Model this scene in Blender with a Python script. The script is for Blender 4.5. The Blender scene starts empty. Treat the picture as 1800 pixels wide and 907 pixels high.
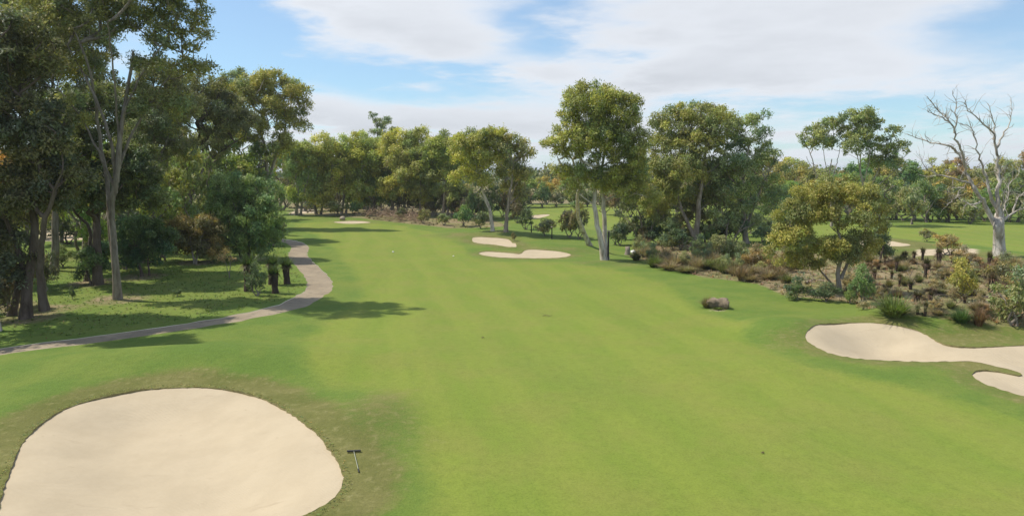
import bpy, math, random
import numpy as np
from mathutils import Vector, noise as mnoise
from mathutils.geometry import delaunay_2d_cdt

# ------------------------------------------------------------------ camera, sky, sun, exposure
S = bpy.context.scene
COL = S.collection
H_CAM, F_PX, HOR = 10.0, 1250.0, 300.0            # camera height, focal length and horizon row in a 1800x907 frame
PITCH = math.atan((453.5 - HOR) / F_PX)
cd = bpy.data.cameras.new('camera'); cam = bpy.data.objects.new('camera', cd); COL.objects.link(cam)
cam.location = (0, 0, H_CAM); cam.rotation_euler = (math.pi / 2 - PITCH, 0, 0)
cd.sensor_width = 36; cd.lens = F_PX / 1800 * 36; cd.clip_start = 0.1; cd.clip_end = 9000
S.camera = cam

SUN_EL, SUN_AZ = math.radians(56), math.radians(-76)   # azimuth clockwise from +Y: the sun stands to the left, a little ahead
sd = bpy.data.lights.new('sun', 'SUN'); sun = bpy.data.objects.new('sun', sd); COL.objects.link(sun)
sd.energy = 5.0; sd.angle = math.radians(0.6); sd.color = (1.0, 0.93, 0.80)
sdir = Vector((math.sin(SUN_AZ) * math.cos(SUN_EL), math.cos(SUN_AZ) * math.cos(SUN_EL), math.sin(SUN_EL)))
sun.rotation_euler = sdir.to_track_quat('Z', 'Y').to_euler(); sun.location = (-60, 20, 80)

W = bpy.data.worlds.new('World'); S.world = W; W.use_nodes = True
def build_sky():
    nt = W.node_tree; nt.nodes.clear(); N, L = nt.nodes.new, nt.links.new
    def m(op, a, b=None, c=None, clamp=False):
        n = N('ShaderNodeMath'); n.operation = op; n.use_clamp = clamp
        for i, v in enumerate((a, b, c)):
            if v is None: continue
            if isinstance(v, (int, float)): n.inputs[i].default_value = v
            else: L(v, n.inputs[i])
        return n.outputs[0]
    sky = N('ShaderNodeTexSky'); sky.sky_type = 'NISHITA'; sky.sun_disc = False
    sky.sun_elevation = SUN_EL; sky.sun_rotation = SUN_AZ; sky.air_density = 1.0; sky.dust_density = 0.3; sky.ozone_density = 2.0; sky.altitude = 50
    tc = N('ShaderNodeTexCoord'); sx = N('ShaderNodeSeparateXYZ'); L(tc.outputs['Generated'], sx.inputs[0])
    x, y, z = sx.outputs
    # cloud layer: view direction projected on a high flat deck
    zc = m('ADD', m('MAXIMUM', z, 0.0), 0.10)
    u, v = m('DIVIDE', x, zc), m('DIVIDE', y, zc)
    cv = N('ShaderNodeCombineXYZ'); L(u, cv.inputs[0]); L(v, cv.inputs[1])
    def noise(scale, det, rough, off, vec=cv):
        mp = N('ShaderNodeMapping'); mp.inputs['Location'].default_value = off; L(vec.outputs[0], mp.inputs[0])
        n = N('ShaderNodeTexNoise'); n.inputs['Scale'].default_value = scale; n.inputs['Detail'].default_value = det; n.inputs['Roughness'].default_value = rough
        L(mp.outputs[0], n.inputs[0]); return n.outputs['Fac']
    n1 = noise(0.9, 7, 0.60, (3.1, 7.7, 0)); n2 = noise(2.6, 6, 0.6, (11.3, 2.2, 4)); n3 = noise(0.35, 3, 0.5, (5.0, 1.0, 9))
    # where the photograph's cloud banks and blue gaps stand: azimuth / elevation in degrees
    az = m('MULTIPLY', m('ARCTAN2', x, y), 57.29578); el = m('MULTIPLY', m('ARCSINE', z), 57.29578)
    wa = m('MULTIPLY', m('SUBTRACT', n2, 0.5), 9.0); we = m('MULTIPLY', m('SUBTRACT', n1, 0.5), 5.0)
    az2, el2 = m('ADD', az, wa), m('ADD', el, we)
    tot = None
    for (px, py, rx, ry, a) in CLOUDS:
        a0 = math.degrees(math.atan((px - 900) / F_PX)); e0 = math.degrees(math.atan((HOR - py) / F_PX))
        ra, re = rx / F_PX * 57.3, ry / F_PX * 57.3
        q = m('ADD', m('POWER', m('ABSOLUTE', m('DIVIDE', m('SUBTRACT', az2, a0), ra)), 2.0), m('POWER', m('ABSOLUTE', m('DIVIDE', m('SUBTRACT', el2, e0), re)), 2.0))
        g = m('MULTIPLY', m('EXPONENT', m('MULTIPLY', q, -1.0)), a)
        tot = g if tot is None else m('ADD', tot, g)
    cov = m('ADD', m('ADD', m('MULTIPLY', m('SUBTRACT', n1, 0.5), 1.7), m('MULTIPLY', m('SUBTRACT', n2, 0.5), 0.75)), m('ADD', m('ADD', tot, 0.42), m('MULTIPLY', m('EXPONENT', m('MULTIPLY', m('POWER', m('ABSOLUTE', m('DIVIDE', el, 4.5)), 2.0), -1.0)), 0.32)))
    mr = N('ShaderNodeMapRange'); mr.interpolation_type = 'SMOOTHSTEP'; L(cov, mr.inputs[0])
    mr.inputs[1].default_value = 0.20; mr.inputs[2].default_value = 1.0; mr.inputs[3].default_value = 0.25; mr.inputs[4].default_value = 0.97
    # clouds: white, with slightly grey thick bellies
    cr = N('ShaderNodeMapRange'); L(m('ADD', cov, m('MULTIPLY', m('SUBTRACT', n3, 0.5), 1.0)), cr.inputs[0]); cr.inputs[1].default_value = 0.7; cr.inputs[2].default_value = 1.7
    ccol = N('ShaderNodeMixRGB'); L(cr.outputs[0], ccol.inputs[0]); ccol.inputs[1].default_value = (7.7, 8.0, 8.5, 1); ccol.inputs[2].default_value = (5.9, 6.15, 6.6, 1)
    tint = N('ShaderNodeMixRGB'); tint.blend_type = 'MULTIPLY'; tint.inputs[0].default_value = 1; L(sky.outputs[0], tint.inputs[1]); tint.inputs[2].default_value = SKY_TINT
    mix = N('ShaderNodeMixRGB'); L(mr.outputs[0], mix.inputs[0]); L(tint.outputs[0], mix.inputs[1]); L(ccol.outputs[0], mix.inputs[2])
    bg = N('ShaderNodeBackground'); bg.inputs[1].default_value = 0.11; L(mix.outputs[0], bg.inputs[0])
    out = N('ShaderNodeOutputWorld'); L(bg.outputs[0], out.inputs[0])
SKY_TINT = (.80, 1.15, 1.33, 1)
CLOUDS = [(660, 30, 190, 60, .75), (800, 90, 110, 40, .4), (570, 200, 60, 40, .5), (720, 225, 190, 30, .6), (960, 130, 100, 22, .6),
          (1330, 60, 330, 75, .8), (1160, 145, 90, 25, .5), (1350, 150, 260, 40, .5), (1000, 230, 260, 50, .35),
          (430, 90, 90, 120, -.7), (700, 155, 150, 22, -.45), (940, 70, 70, 45, -.55), (1060, 130, 60, 22, -.4), (1730, 90, 120, 45, -.4), (1600, 235, 100, 25, -.3)]
build_sky()
S.view_settings.view_transform = 'Standard'; S.view_settings.look = 'None'; S.view_settings.exposure = 0.0; S.view_settings.gamma = 1.0
S.view_settings.use_curve_mapping = False
S.cycles.use_denoising = True; S.cycles.max_bounces = 6; S.cycles.diffuse_bounces = 3; S.cycles.transparent_max_bounces = 4

rng = np.random.default_rng(7); random.seed(7)

# ------------------------------------------------------------------ photograph coordinates -> places on the ground
cp, sp = math.cos(PITCH), math.sin(PITCH)
def ray(px, py):
    a, b = (px - 900) / F_PX, (453.5 - py) / F_PX
    return a, cp + b * sp, -sp + b * cp
def flat(px, py, z=0.0):
    a, b, c = ray(px, py); t = (z - H_CAM) / min(c, -1e-4); return a * t, b * t
def at(px, py, Y):
    """point seen at (px, py) standing Y metres ahead of the camera"""
    a, b, c = ray(px, py); t = Y / b; return np.array((a * t, Y, H_CAM + c * t))
def bump(x, y, c, rx, ry, h, rot=0.0):
    dx, dy = x - c[0], y - c[1]; cr, sr = math.cos(rot), math.sin(rot)
    u, v = (dx * cr + dy * sr) / rx, (-dx * sr + dy * cr) / ry
    return h * np.exp(-(u * u + v * v))
def height(x, y):
    x, y = np.asarray(x, float), np.asarray(y, float)
    z = 0.30 * np.sin(x * .055 + 1.3) * np.sin(y * .043 + .4) + 0.10 * np.sin(x * .13 + y * .09)
    z = z + 0.05 * np.sin(x * .41 - y * .23) * np.sin(y * .37 + x * .11)
    z = z + bump(x, y, flat(330, 645), 9, 2.8, .85) + bump(x, y, flat(640, 760), 2.5, 4, .35) + bump(x, y, flat(20, 720), 3, 6, .3)
    z = z + bump(x, y, flat(1700, 572), 9, 3.0, 1.25) + bump(x, y, flat(1385, 592), 2.6, 3.2, .75) + bump(x, y, flat(1560, 655), 9, 2.5, .22) + bump(x, y, flat(1762, 648), 2.2, 1.0, .35)
    z = z + bump(x, y, flat(880, 412), 9, 6, .9) + bump(x, y, flat(960, 433), 8, 5, .7) + bump(x, y, flat(620, 380), 30, 20, .9)
    z = z + bump(x, y, flat(1620, 470), 18, 18, .5) + bump(x, y, flat(1600, 410), 30, 20, .6) + bump(x, y, flat(530, 366), 12, 8, .8)
    r = np.hypot(x, y); return z * np.clip((420 - r) / 150, 0, 1)
def ground(px, py):
    a, b, c = ray(px, py); c = min(c, -1e-3); t0 = (2.6 - H_CAM) / c; t1 = (-.8 - H_CAM) / c
    t = np.linspace(t0, t1, 400); below = np.where(H_CAM + c * t - height(a * t, b * t) <= 0)[0]
    k = below[0] if len(below) else 399; lo, hi = t[max(k - 1, 0)], t[k]
    for _ in range(24):
        m = .5 * (lo + hi)
        if H_CAM + c * m > float(height(a * m, b * m)): lo = m
        else: hi = m
    return np.array((a * hi, b * hi, float(height(a * hi, b * hi))))

# ------------------------------------------------------------------ materials
def new_mat(name):
    m = bpy.data.materials.new(name); m.use_nodes = True; nt = m.node_tree; nt.nodes.clear()
    return m, nt, nt.nodes.new, nt.links.new
def nz(N, L, vec, scale, det=4, rough=.55):
    n = N('ShaderNodeTexNoise'); n.inputs['Scale'].default_value = scale; n.inputs['Detail'].default_value = det; n.inputs['Roughness'].default_value = rough
    L(vec, n.inputs['Vector']); return n.outputs['Fac']
def rampn(N, L, fac, stops):
    r = N('ShaderNodeValToRGB'); e = r.color_ramp.elements
    while len(e) < len(stops): e.new(.5)
    for k, (p, c) in enumerate(stops):
        e[k].position = p; e[k].color = (*c, 1) if len(c) == 3 else c
    L(fac, r.inputs[0]); return r.outputs[0]
def mixc(N, L, f, a, b, mode='MIX'):
    n = N('ShaderNodeMixRGB'); n.blend_type = mode
    for i, v in enumerate((f, a, b)):
        if isinstance(v, (int, float)): n.inputs[i].default_value = v
        elif isinstance(v, tuple): n.inputs[i].default_value = (*v, 1)
        else: L(v, n.inputs[i])
    return n.outputs[0]
def mth(N, L, op, a, b=0.0, clamp=False):
    n = N('ShaderNodeMath'); n.operation = op; n.use_clamp = clamp
    for i, v in enumerate((a, b)):
        if isinstance(v, (int, float)): n.inputs[i].default_value = v
        else: L(v, n.inputs[i])
    return n.outputs[0]
def smooth(N, L, v, a, b):
    n = N('ShaderNodeMapRange'); n.interpolation_type = 'SMOOTHSTEP'; L(v, n.inputs[0]); n.inputs[1].default_value = a; n.inputs[2].default_value = b
    return n.outputs[0]

def leaf_material():
    m, nt, N, L = new_mat('foliage')
    oi = N('ShaderNodeObjectInfo'); at_ = N('ShaderNodeAttribute'); at_.attribute_name = 'tint'
    c = mixc(N, L, 1.0, oi.outputs['Color'], at_.outputs['Color'], 'MULTIPLY')
    p = N('ShaderNodeBsdfPrincipled'); L(c, p.inputs['Base Color']); p.inputs['Roughness'].default_value = .55; p.inputs['Specular IOR Level'].default_value = .35
    t = N('ShaderNodeBsdfTranslucent'); L(mixc(N, L, 1.0, c, (1.0, 1.12, .65), 'MULTIPLY'), t.inputs[0])
    mx = N('ShaderNodeMixShader'); mx.inputs[0].default_value = .36; L(p.outputs[0], mx.inputs[1]); L(t.outputs[0], mx.inputs[2])
    o = N('ShaderNodeOutputMaterial'); L(mx.outputs[0], o.inputs[0]); return m
def bark_material():
    m, nt, N, L = new_mat('bark')
    oi = N('ShaderNodeObjectInfo'); g = N('ShaderNodeNewGeometry')
    mp = N('ShaderNodeMapping'); mp.inputs['Scale'].default_value = (1, 1, .22); L(g.outputs['Position'], mp.inputs[0])
    n1 = nz(N, L, mp.outputs[0], 3.0, 5, .65); n2 = nz(N, L, mp.outputs[0], 11, 4)
    k = rampn(N, L, n1, [(.30, (.30, .26, .22)), (.46, (.75, .70, .64)), (.6, (1.05, 1.02, .98)), (.75, (1.25, 1.2, 1.12))])
    c = mixc(N, L, 1.0, oi.outputs['Color'], k, 'MULTIPLY')
    c = mixc(N, L, mth(N, L, 'MULTIPLY', n2, .55), c, (.12, .09, .065))
    p = N('ShaderNodeBsdfPrincipled'); L(c, p.inputs['Base Color']); p.inputs['Roughness'].default_value = .85; p.inputs['Specular IOR Level'].default_value = .2
    b = N('ShaderNodeBump'); b.inputs['Strength'].default_value = .7; b.inputs['Distance'].default_value = .05; L(n2, b.inputs['Height']); L(b.outputs[0], p.inputs['Normal'])
    o = N('ShaderNodeOutputMaterial'); L(p.outputs[0], o.inputs[0]); return m
def flat_material(name, col, rough=.8, var=.25, scale=8, metal=0.0):
    m, nt, N, L = new_mat(name); g = N('ShaderNodeNewGeometry'); n1 = nz(N, L, g.outputs['Position'], scale, 5, .6)
    k = rampn(N, L, n1, [(.25, (1 - var,) * 3), (.75, (1 + var,) * 3)])
    p = N('ShaderNodeBsdfPrincipled'); L(mixc(N, L, 1.0, tuple(col), k, 'MULTIPLY'), p.inputs['Base Color'])
    p.inputs['Roughness'].default_value = rough; p.inputs['Metallic'].default_value = metal
    b = N('ShaderNodeBump'); b.inputs['Strength'].default_value = .4; b.inputs['Distance'].default_value = .02; L(n1, b.inputs['Height']); L(b.outputs[0], p.inputs['Normal'])
    o = N('ShaderNodeOutputMaterial'); L(p.outputs[0], o.inputs[0]); return m
def grass_material():
    m, nt, N, L = new_mat('turf')
    g = N('ShaderNodeNewGeometry'); pos = g.outputs['Position']
    za = N('ShaderNodeAttribute'); za.attribute_name = 'zone'; zs = N('ShaderNodeSeparateColor'); L(za.outputs['Color'], zs.inputs[0])
    fair, litter, dry = zs.outputs; sandy = za.outputs['Alpha']
    big = nz(N, L, pos, .045, 4, .55); mid = nz(N, L, pos, .28, 5, .6); fine = nz(N, L, pos, 2.6, 5, .7); grain = nz(N, L, pos, 13, 5, .8)
    # mowing stripes run up the fairway towards the green
    sx = N('ShaderNodeSeparateXYZ'); L(pos, sx.inputs[0])
    d = math.atan((640 - 900) / F_PX); nx, ny = math.cos(d), -math.sin(d)
    q = mth(N, L, 'ADD', mth(N, L, 'MULTIPLY', sx.outputs[0], nx), mth(N, L, 'MULTIPLY', sx.outputs[1], ny))
    q = mth(N, L, 'ADD', q, mth(N, L, 'MULTIPLY', big, 6.0))
    st = smooth(N, L, mth(N, L, 'SINE', mth(N, L, 'MULTIPLY', q, 1.55)), -.5, .5)
    cf = mixc(N, L, st, (.156, .210, .029), (.176, .222, .033))
    cf = mixc(N, L, mth(N, L, 'MULTIPLY', smooth(N, L, mid, .42, .66), .6), cf, (.192, .204, .043))
    cf = mixc(N, L, mth(N, L, 'MULTIPLY', smooth(N, L, big, .5, .68), .55), cf, (.130, .182, .030))
    cxy = N('ShaderNodeCombineXYZ'); L(mth(N, L, 'MULTIPLY', q, .55), cxy.inputs[0]); L(mth(N, L, 'MULTIPLY', sx.outputs[1], .05), cxy.inputs[1])
    strk = nz(N, L, cxy.outputs[0], 1.0, 4, .6)
    cf = mixc(N, L, mth(N, L, 'MULTIPLY', smooth(N, L, strk, .42, .7), .3), cf, (.198, .206, .046))
    cf = mixc(N, L, mth(N, L, 'MULTIPLY', smooth(N, L, strk, .5, .3), .28), cf, (.124, .162, .030))
    cr = mixc(N, L, smooth(N, L, mid, .35, .65), (.102, .165, .026), (.142, .190, .033))
    cr = mixc(N, L, mth(N, L, 'MULTIPLY', smooth(N, L, big, .45, .65), .5), cr, (.165, .190, .036))
    cd_ = mixc(N, L, smooth(N, L, mid, .35, .65), (.120, .122, .032), (.170, .155, .055))
    cd_ = mixc(N, L, mth(N, L, 'MULTIPLY', smooth(N, L, fine, .52, .7), .6), cd_, (.25, .22, .10))
    cl = mixc(N, L, smooth(N, L, fine, .35, .65), (.17, .125, .07), (.31, .245, .15))
    cl = mixc(N, L, mth(N, L, 'MULTIPLY', smooth(N, L, mid, .44, .58), .65), cl, (.15, .165, .05))
    cs = mixc(N, L, smooth(N, L, fine, .3, .7), (.42, .33, .24), (.56, .46, .34))
    nb = mth(N, L, 'MULTIPLY', mth(N, L, 'SUBTRACT', mid, .5), .9); nf = mth(N, L, 'MULTIPLY', mth(N, L, 'SUBTRACT', fine, .5), .8)
    def edge(v, a=.4, b=.6, k=1.0):
        return smooth(N, L, mth(N, L, 'ADD', v, mth(N, L, 'MULTIPLY', mth(N, L, 'ADD', nb, nf), k)), a, b)
    c = mixc(N, L, edge(fair, .3, .7, .35), cr, cf)
    c = mixc(N, L, mth(N, L, 'MULTIPLY', edge(dry, .25, .8, 1.0), .92), c, cd_)
    c = mixc(N, L, edge(litter, .3, .7, .9), c, cl)
    c = mixc(N, L, edge(sandy, .35, .65, .6), c, cs)
    k = rampn(N, L, grain, [(.25, (.62, .65, .55)), (.5, (1, 1, 1)), (.78, (1.3, 1.27, 1.25))])
    c = mixc(N, L, mth(N, L, 'SUBTRACT', 1.0, mth(N, L, 'MULTIPLY', fair, .1)), c, mixc(N, L, 1.0, c, k, 'MULTIPLY'))
    k2 = rampn(N, L, fine, [(.25, (.86, .87, .83)), (.5, (1, 1, 1)), (.78, (1.1, 1.1, 1.1))])
    c = mixc(N, L, 1.0, c, k2, 'MULTIPLY')
    p = N('ShaderNodeBsdfPrincipled'); L(c, p.inputs['Base Color']); p.inputs['Roughness'].default_value = .9; p.inputs['Specular IOR Level'].default_value = .15
    p.inputs['Sheen Weight'].default_value = .06; p.inputs['Sheen Roughness'].default_value = .6; p.inputs['Sheen Tint'].default_value = (.75, .9, .35, 1)
    bh = mth(N, L, 'ADD', mth(N, L, 'MULTIPLY', grain, .5), fine)
    bs = mth(N, L, 'SUBTRACT', .75, mth(N, L, 'MULTIPLY', fair, .5))
    b = N('ShaderNodeBump'); b.inputs['Distance'].default_value = .09; L(bs, b.inputs['Strength']); L(bh, b.inputs['Height']); L(b.outputs[0], p.inputs['Normal'])
    o = N('ShaderNodeOutputMaterial'); L(p.outputs[0], o.inputs[0]); return m
def sand_material():
    m, nt, N, L = new_mat('bunker_sand'); g = N('ShaderNodeNewGeometry'); pos = g.outputs['Position']
    mid = nz(N, L, pos, .6, 5, .65); fine = nz(N, L, pos, 5, 5, .7)
    mp = N('ShaderNodeMapping'); mp.inputs['Rotation'].default_value = (0, 0, .5); mp.inputs['Scale'].default_value = (.35, 1.6, 1); L(pos, mp.inputs[0])
    rk = nz(N, L, mp.outputs[0], 1.3, 6, .7)
    c = mixc(N, L, smooth(N, L, mid, .3, .7), (.440, .366, .258), (.490, .410, .292))
    c = mixc(N, L, mth(N, L, 'MULTIPLY', smooth(N, L, rk, .60, .72), .5), c, (.35, .28, .195))
    c = mixc(N, L, mth(N, L, 'MULTIPLY', smooth(N, L, fine, .62, .75), .25), c, (.40, .32, .22))
    mp2 = N('ShaderNodeMapping'); mp2.inputs['Rotation'].default_value = (0, 0, 1.1); L(pos, mp2.inputs[0])
    wv = N('ShaderNodeTexWave'); wv.inputs['Scale'].default_value = 3.2; wv.inputs['Distortion'].default_value = 5; wv.inputs['Detail'].default_value = 3; wv.inputs['Detail Scale'].default_value = .35; L(mp2.outputs[0], wv.inputs[0])
    vo_ = N('ShaderNodeTexVoronoi'); vo_.inputs['Scale'].default_value = 1.6; L(pos, vo_.inputs['Vector'])
    spk = smooth(N, L, vo_.outputs['Distance'], .09, .03)
    c = mixc(N, L, mth(N, L, 'MULTIPLY', mth(N, L, 'MULTIPLY', spk, smooth(N, L, mid, .5, .6)), .6), c, (.22, .17, .11))
    c = mixc(N, L, mth(N, L, 'MULTIPLY', wv.outputs['Fac'], .28), c, (.42, .34, .23))
    p = N('ShaderNodeBsdfPrincipled'); L(c, p.inputs['Base Color']); p.inputs['Roughness'].default_value = .95; p.inputs['Specular IOR Level'].default_value = .1
    b = N('ShaderNodeBump'); b.inputs['Strength'].default_value = .6; b.inputs['Distance'].default_value = .05; L(mth(N, L, 'ADD', mth(N, L, 'ADD', rk, mth(N, L, 'MULTIPLY', wv.outputs['Fac'], .25)), mth(N, L, 'MULTIPLY', fine, .5)), b.inputs['Height']); L(b.outputs[0], p.inputs['Normal'])
    o = N('ShaderNodeOutputMaterial'); L(p.outputs[0], o.inputs[0]); return m
def path_material():
    m, nt, N, L = new_mat('cart_path_asphalt'); g = N('ShaderNodeNewGeometry'); pos = g.outputs['Position']
    mid = nz(N, L, pos, .5, 5, .6); fine = nz(N, L, pos, 9, 4, .7)
    c = mixc(N, L, smooth(N, L, mid, .3, .7), (.235, .185, .125), (.31, .25, .17))
    c = mixc(N, L, mth(N, L, 'MULTIPLY', smooth(N, L, fine, .5, .7), .4), c, (.14, .12, .09))
    c = mixc(N, L, mth(N, L, 'MULTIPLY', smooth(N, L, nz(N, L, pos, 1.7, 6, .7), .55, .62), .5), c, (.13, .11, .075))
    p = N('ShaderNodeBsdfPrincipled'); L(c, p.inputs['Base Color']); p.inputs['Roughness'].default_value = .9
    b = N('ShaderNodeBump'); b.inputs['Strength'].default_value = .3; b.inputs['Distance'].default_value = .02; L(fine, b.inputs['Height']); L(b.outputs[0], p.inputs['Normal'])
    o = N('ShaderNodeOutputMaterial'); L(p.outputs[0], o.inputs[0]); return m
M_LEAF, M_BARK, M_TURF, M_SAND, M_PATH = leaf_material(), bark_material(), grass_material(), sand_material(), path_material()
M_LIP = flat_material('turf_lip_soil', (.22, .19, .08), .95, .45, 6)
M_ROCK = flat_material('weathered_log', (.19, .145, .10), .9, .6, 5)
M_BLACKPL = flat_material('black_plastic', (.02, .02, .022), .5, .2, 20)
M_ALU = flat_material('pale_handle', (.34, .35, .26), .45, .15, 20)
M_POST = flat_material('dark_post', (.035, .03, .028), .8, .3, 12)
M_WHITE = flat_material('white_paint', (.78, .77, .72), .5, .08, 20)

# ------------------------------------------------------------------ mesh helpers
def mesh_obj(name, verts, faces, mat, parent=None, smooth_shade=False, tint=None, loc=None):
    me = bpy.data.meshes.new(name)
    verts = np.asarray(verts, np.float32).reshape(-1, 3)
    if isinstance(faces, np.ndarray):
        k = faces.shape[1]; nf = len(faces)
        me.vertices.add(len(verts)); me.vertices.foreach_set('co', verts.ravel())
        me.loops.add(nf * k); me.loops.foreach_set('vertex_index', faces.astype(np.int32).ravel())
        me.polygons.add(nf); me.polygons.foreach_set('loop_start', np.arange(0, nf * k, k, dtype=np.int32))
        me.update(calc_edges=True)
    else:
        me.from_pydata([tuple(map(float, v)) for v in verts], [], faces); me.update()
    if smooth_shade: me.polygons.foreach_set('use_smooth', np.ones(len(me.polygons), bool))
    if tint is not None:
        a = me.color_attributes.new('tint', 'FLOAT_COLOR', 'POINT')
        c = np.ones((len(verts), 4), np.float32); c[:, :3] = tint; a.data.foreach_set('color', c.ravel())
    me.materials.append(mat)
    o = bpy.data.objects.new(name, me); COL.objects.link(o)
    if parent is not None: o.parent = parent
    if loc is not None: o.location = tuple(map(float, loc))
    return o
def empty(name, loc):
    o = bpy.data.objects.new(name, None); COL.objects.link(o); o.location = tuple(map(float, loc)); o.empty_display_size = .3; return o
def tag(o, label, cat, group=None):
    o['label'] = label; o['category'] = cat
    if group: o['group'] = group
    return o
def copy_tree(root, loc, rz, sc):
    r = root.copy(); COL.objects.link(r); r.location = tuple(map(float, loc)); r.rotation_euler = (0, 0, rz); r.scale = sc
    for ch in root.children:
        c = ch.copy(); COL.objects.link(c); c.parent = r
    return r
def tubes(chains, sides):
    """chains: list of (points Nx3, radii N) -> verts, quads"""
    V, Fq, n0 = [], [], 0
    for pts, rad in chains:
        pts = np.asarray(pts, float); n = len(pts)
        if n < 2: continue
        t = np.gradient(pts, axis=0); t /= np.linalg.norm(t, axis=1)[:, None] + 1e-9
        ref = np.array((.31, .92, .2)); u = np.cross(t, ref); u /= np.linalg.norm(u, axis=1)[:, None] + 1e-9; w = np.cross(t, u)
        a = np.linspace(0, 2 * math.pi, sides, endpoint=False)
        ring = pts[:, None, :] + (np.cos(a)[None, :, None] * u[:, None, :] + np.sin(a)[None, :, None] * w[:, None, :]) * np.asarray(rad)[:, None, None]
        V.append(ring.reshape(-1, 3))
        i = np.arange(n - 1)[:, None] * sides + np.arange(sides)[None, :]; j = np.arange(n - 1)[:, None] * sides + (np.arange(sides)[None, :] + 1) % sides
        Fq.append(np.stack([i, j, j + sides, i + sides], -1).reshape(-1, 4) + n0); n0 += n * sides
    return np.concatenate(V), np.concatenate(Fq)
def catmull(P, per, closed=True):
    P = np.asarray(P, float); n = len(P); out = []
    for i in range(n if closed else n - 1):
        if closed: a, b, c, d = P[(i - 1) % n], P[i], P[(i + 1) % n], P[(i + 2) % n]
        else: a, b, c, d = P[max(i - 1, 0)], P[i], P[i + 1], P[min(i + 2, n - 1)]
        for t in np.linspace(0, 1, per, endpoint=False):
            out.append(.5 * ((2 * b) + (c - a) * t + (2 * a - 5 * b + 4 * c - d) * t * t + (3 * b - a - 3 * c + d) * t ** 3))
    if not closed: out.append(P[-1])
    return np.array(out)
def resample(P, step, closed=True):
    Q = np.vstack([P, P[:1]]) if closed else P
    s = np.r_[0, np.cumsum(np.linalg.norm(np.diff(Q, axis=0), axis=1))]; n = max(8, int(s[-1] / step))
    t = np.linspace(0, s[-1], n, endpoint=not closed)
    return np.stack([np.interp(t, s, Q[:, k]) for k in range(Q.shape[1])], 1)
def inside(P, poly):
    x, y = P[:, 0], P[:, 1]; r = np.zeros(len(P), bool); n = len(poly)
    lo, hi = poly.min(0), poly.max(0); cand = np.where((x >= lo[0]) & (x <= hi[0]) & (y >= lo[1]) & (y <= hi[1]))[0]
    xx, yy = x[cand], y[cand]; rr = np.zeros(len(cand), bool)
    for i in range(n):
        x1, y1 = poly[i]; x2, y2 = poly[(i + 1) % n]
        if y1 == y2: continue
        rr ^= ((y1 > yy) != (y2 > yy)) & (xx < (x2 - x1) * (yy - y1) / (y2 - y1) + x1)
    r[cand] = rr; return r
def dist_poly(P, poly, closed=True, chunk=60):
    A = poly; B = np.roll(poly, -1, 0) if closed else poly[1:]
    if not closed: A = poly[:-1]
    D = np.full(len(P), 1e9)
    for a, b in zip(A, B):
        ab = b - a; t = np.clip(((P - a) @ ab) / (ab @ ab + 1e-12), 0, 1); q = a + t[:, None] * ab
        np.minimum(D, np.hypot(P[:, 0] - q[:, 0], P[:, 1] - q[:, 1]), out=D)
    return D
def sdf(P, poly):
    """positive inside"""
    lo, hi = poly.min(0) - 12, poly.max(0) + 12
    near = (P[:, 0] > lo[0]) & (P[:, 0] < hi[0]) & (P[:, 1] > lo[1]) & (P[:, 1] < hi[1])
    d = np.full(len(P), 12.0); d[near] = dist_poly(P[near], poly); i = inside(P, poly); return np.where(i, d, -d)
def gpoly(px): return np.array([ground(*p)[:2] for p in px])

# ------------------------------------------------------------------ ground: bunkers, cart path, turf
BUNK = {
 'big': [(-14, 930), (0, 890), (12, 845), (36, 785), (75, 742), (135, 711), (220, 689), (310, 681), (390, 683), (450, 696), (500, 720), (550, 756), (585, 796), (602, 832), (597, 862), (568, 889), (525, 908), (440, 940), (300, 975), (130, 985), (30, 965)],
 'right': [(1415, 589), (1425, 576), (1448, 569), (1495, 567), (1564, 570), (1604, 578), (1627, 588), (1647, 599), (1670, 607), (1713, 610), (1800, 607), (1890, 604), (1960, 622), (1985, 655), (1950, 700), (1880, 712), (1800, 696), (1746, 680), (1720, 669), (1710, 660), (1713, 653), (1730, 650), (1766, 655), (1790, 660), (1794, 656), (1779, 651), (1746, 643), (1720, 637), (1680, 635), (1630, 636), (1564, 634), (1508, 630), (1462, 622), (1429, 607), (1419, 599)],
 'back': [(830, 419), (838, 417), (851, 416.5), (884, 419), (897, 423), (908, 432), (900, 434), (884, 433), (851, 429), (833, 426)],
 'front': [(841, 445), (858, 442), (898, 445), (914, 446), (921, 441), (930, 439), (946, 439), (974, 441), (998, 445), (1003, 449), (990, 452.5), (964, 454), (924, 454), (884, 453), (856, 450)],
 'green': [(586, 390.5), (602, 388.8), (619, 388.3), (636, 388.8), (652, 391), (636, 393), (619, 393.6), (602, 393)],
 'second': [(930, 382), (938, 378.5), (962, 376.5), (966, 378.5), (955, 382), (936, 385)],
 'edge': [(1506, 433), (1512, 423), (1540, 421), (1575, 425), (1600, 430), (1590, 433), (1550, 433), (1530, 436)],
}
BUNK_LABEL = {'big': 'large round sand bunker in the left foreground', 'right': 'long curved sand bunker with a grass tongue at the right edge',
 'back': 'small sand bunker below the pale trunked trees', 'front': 'narrow sand bunker with a hooked outline beside the fairway',
 'green': 'thin far sand bunker in front of the brush bank', 'second': 'far sand bunker seen between the trunks on the next lawn', 'edge': 'sand bunker partly hidden behind the golden tree'}
outl = {}
for k, px in BUNK.items():
    w = gpoly(px); far = np.hypot(*w.mean(0)); o_ = resample(catmull(w, 8), max(.22, far * .005)); outl[k] = o_ + rng.normal(size=o_.shape) * (.022 if far < 70 else .0)
PATH_PX = [(-330, 690), (-150, 650), (0, 618), (90, 606), (200, 592), (300, 578), (400, 562), (470, 548), (520, 534), (554, 515), (562, 500), (553, 482), (533, 462), (524, 448), (528, 436), (519, 428), (500, 423), (470, 420), (430, 418)]
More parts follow.
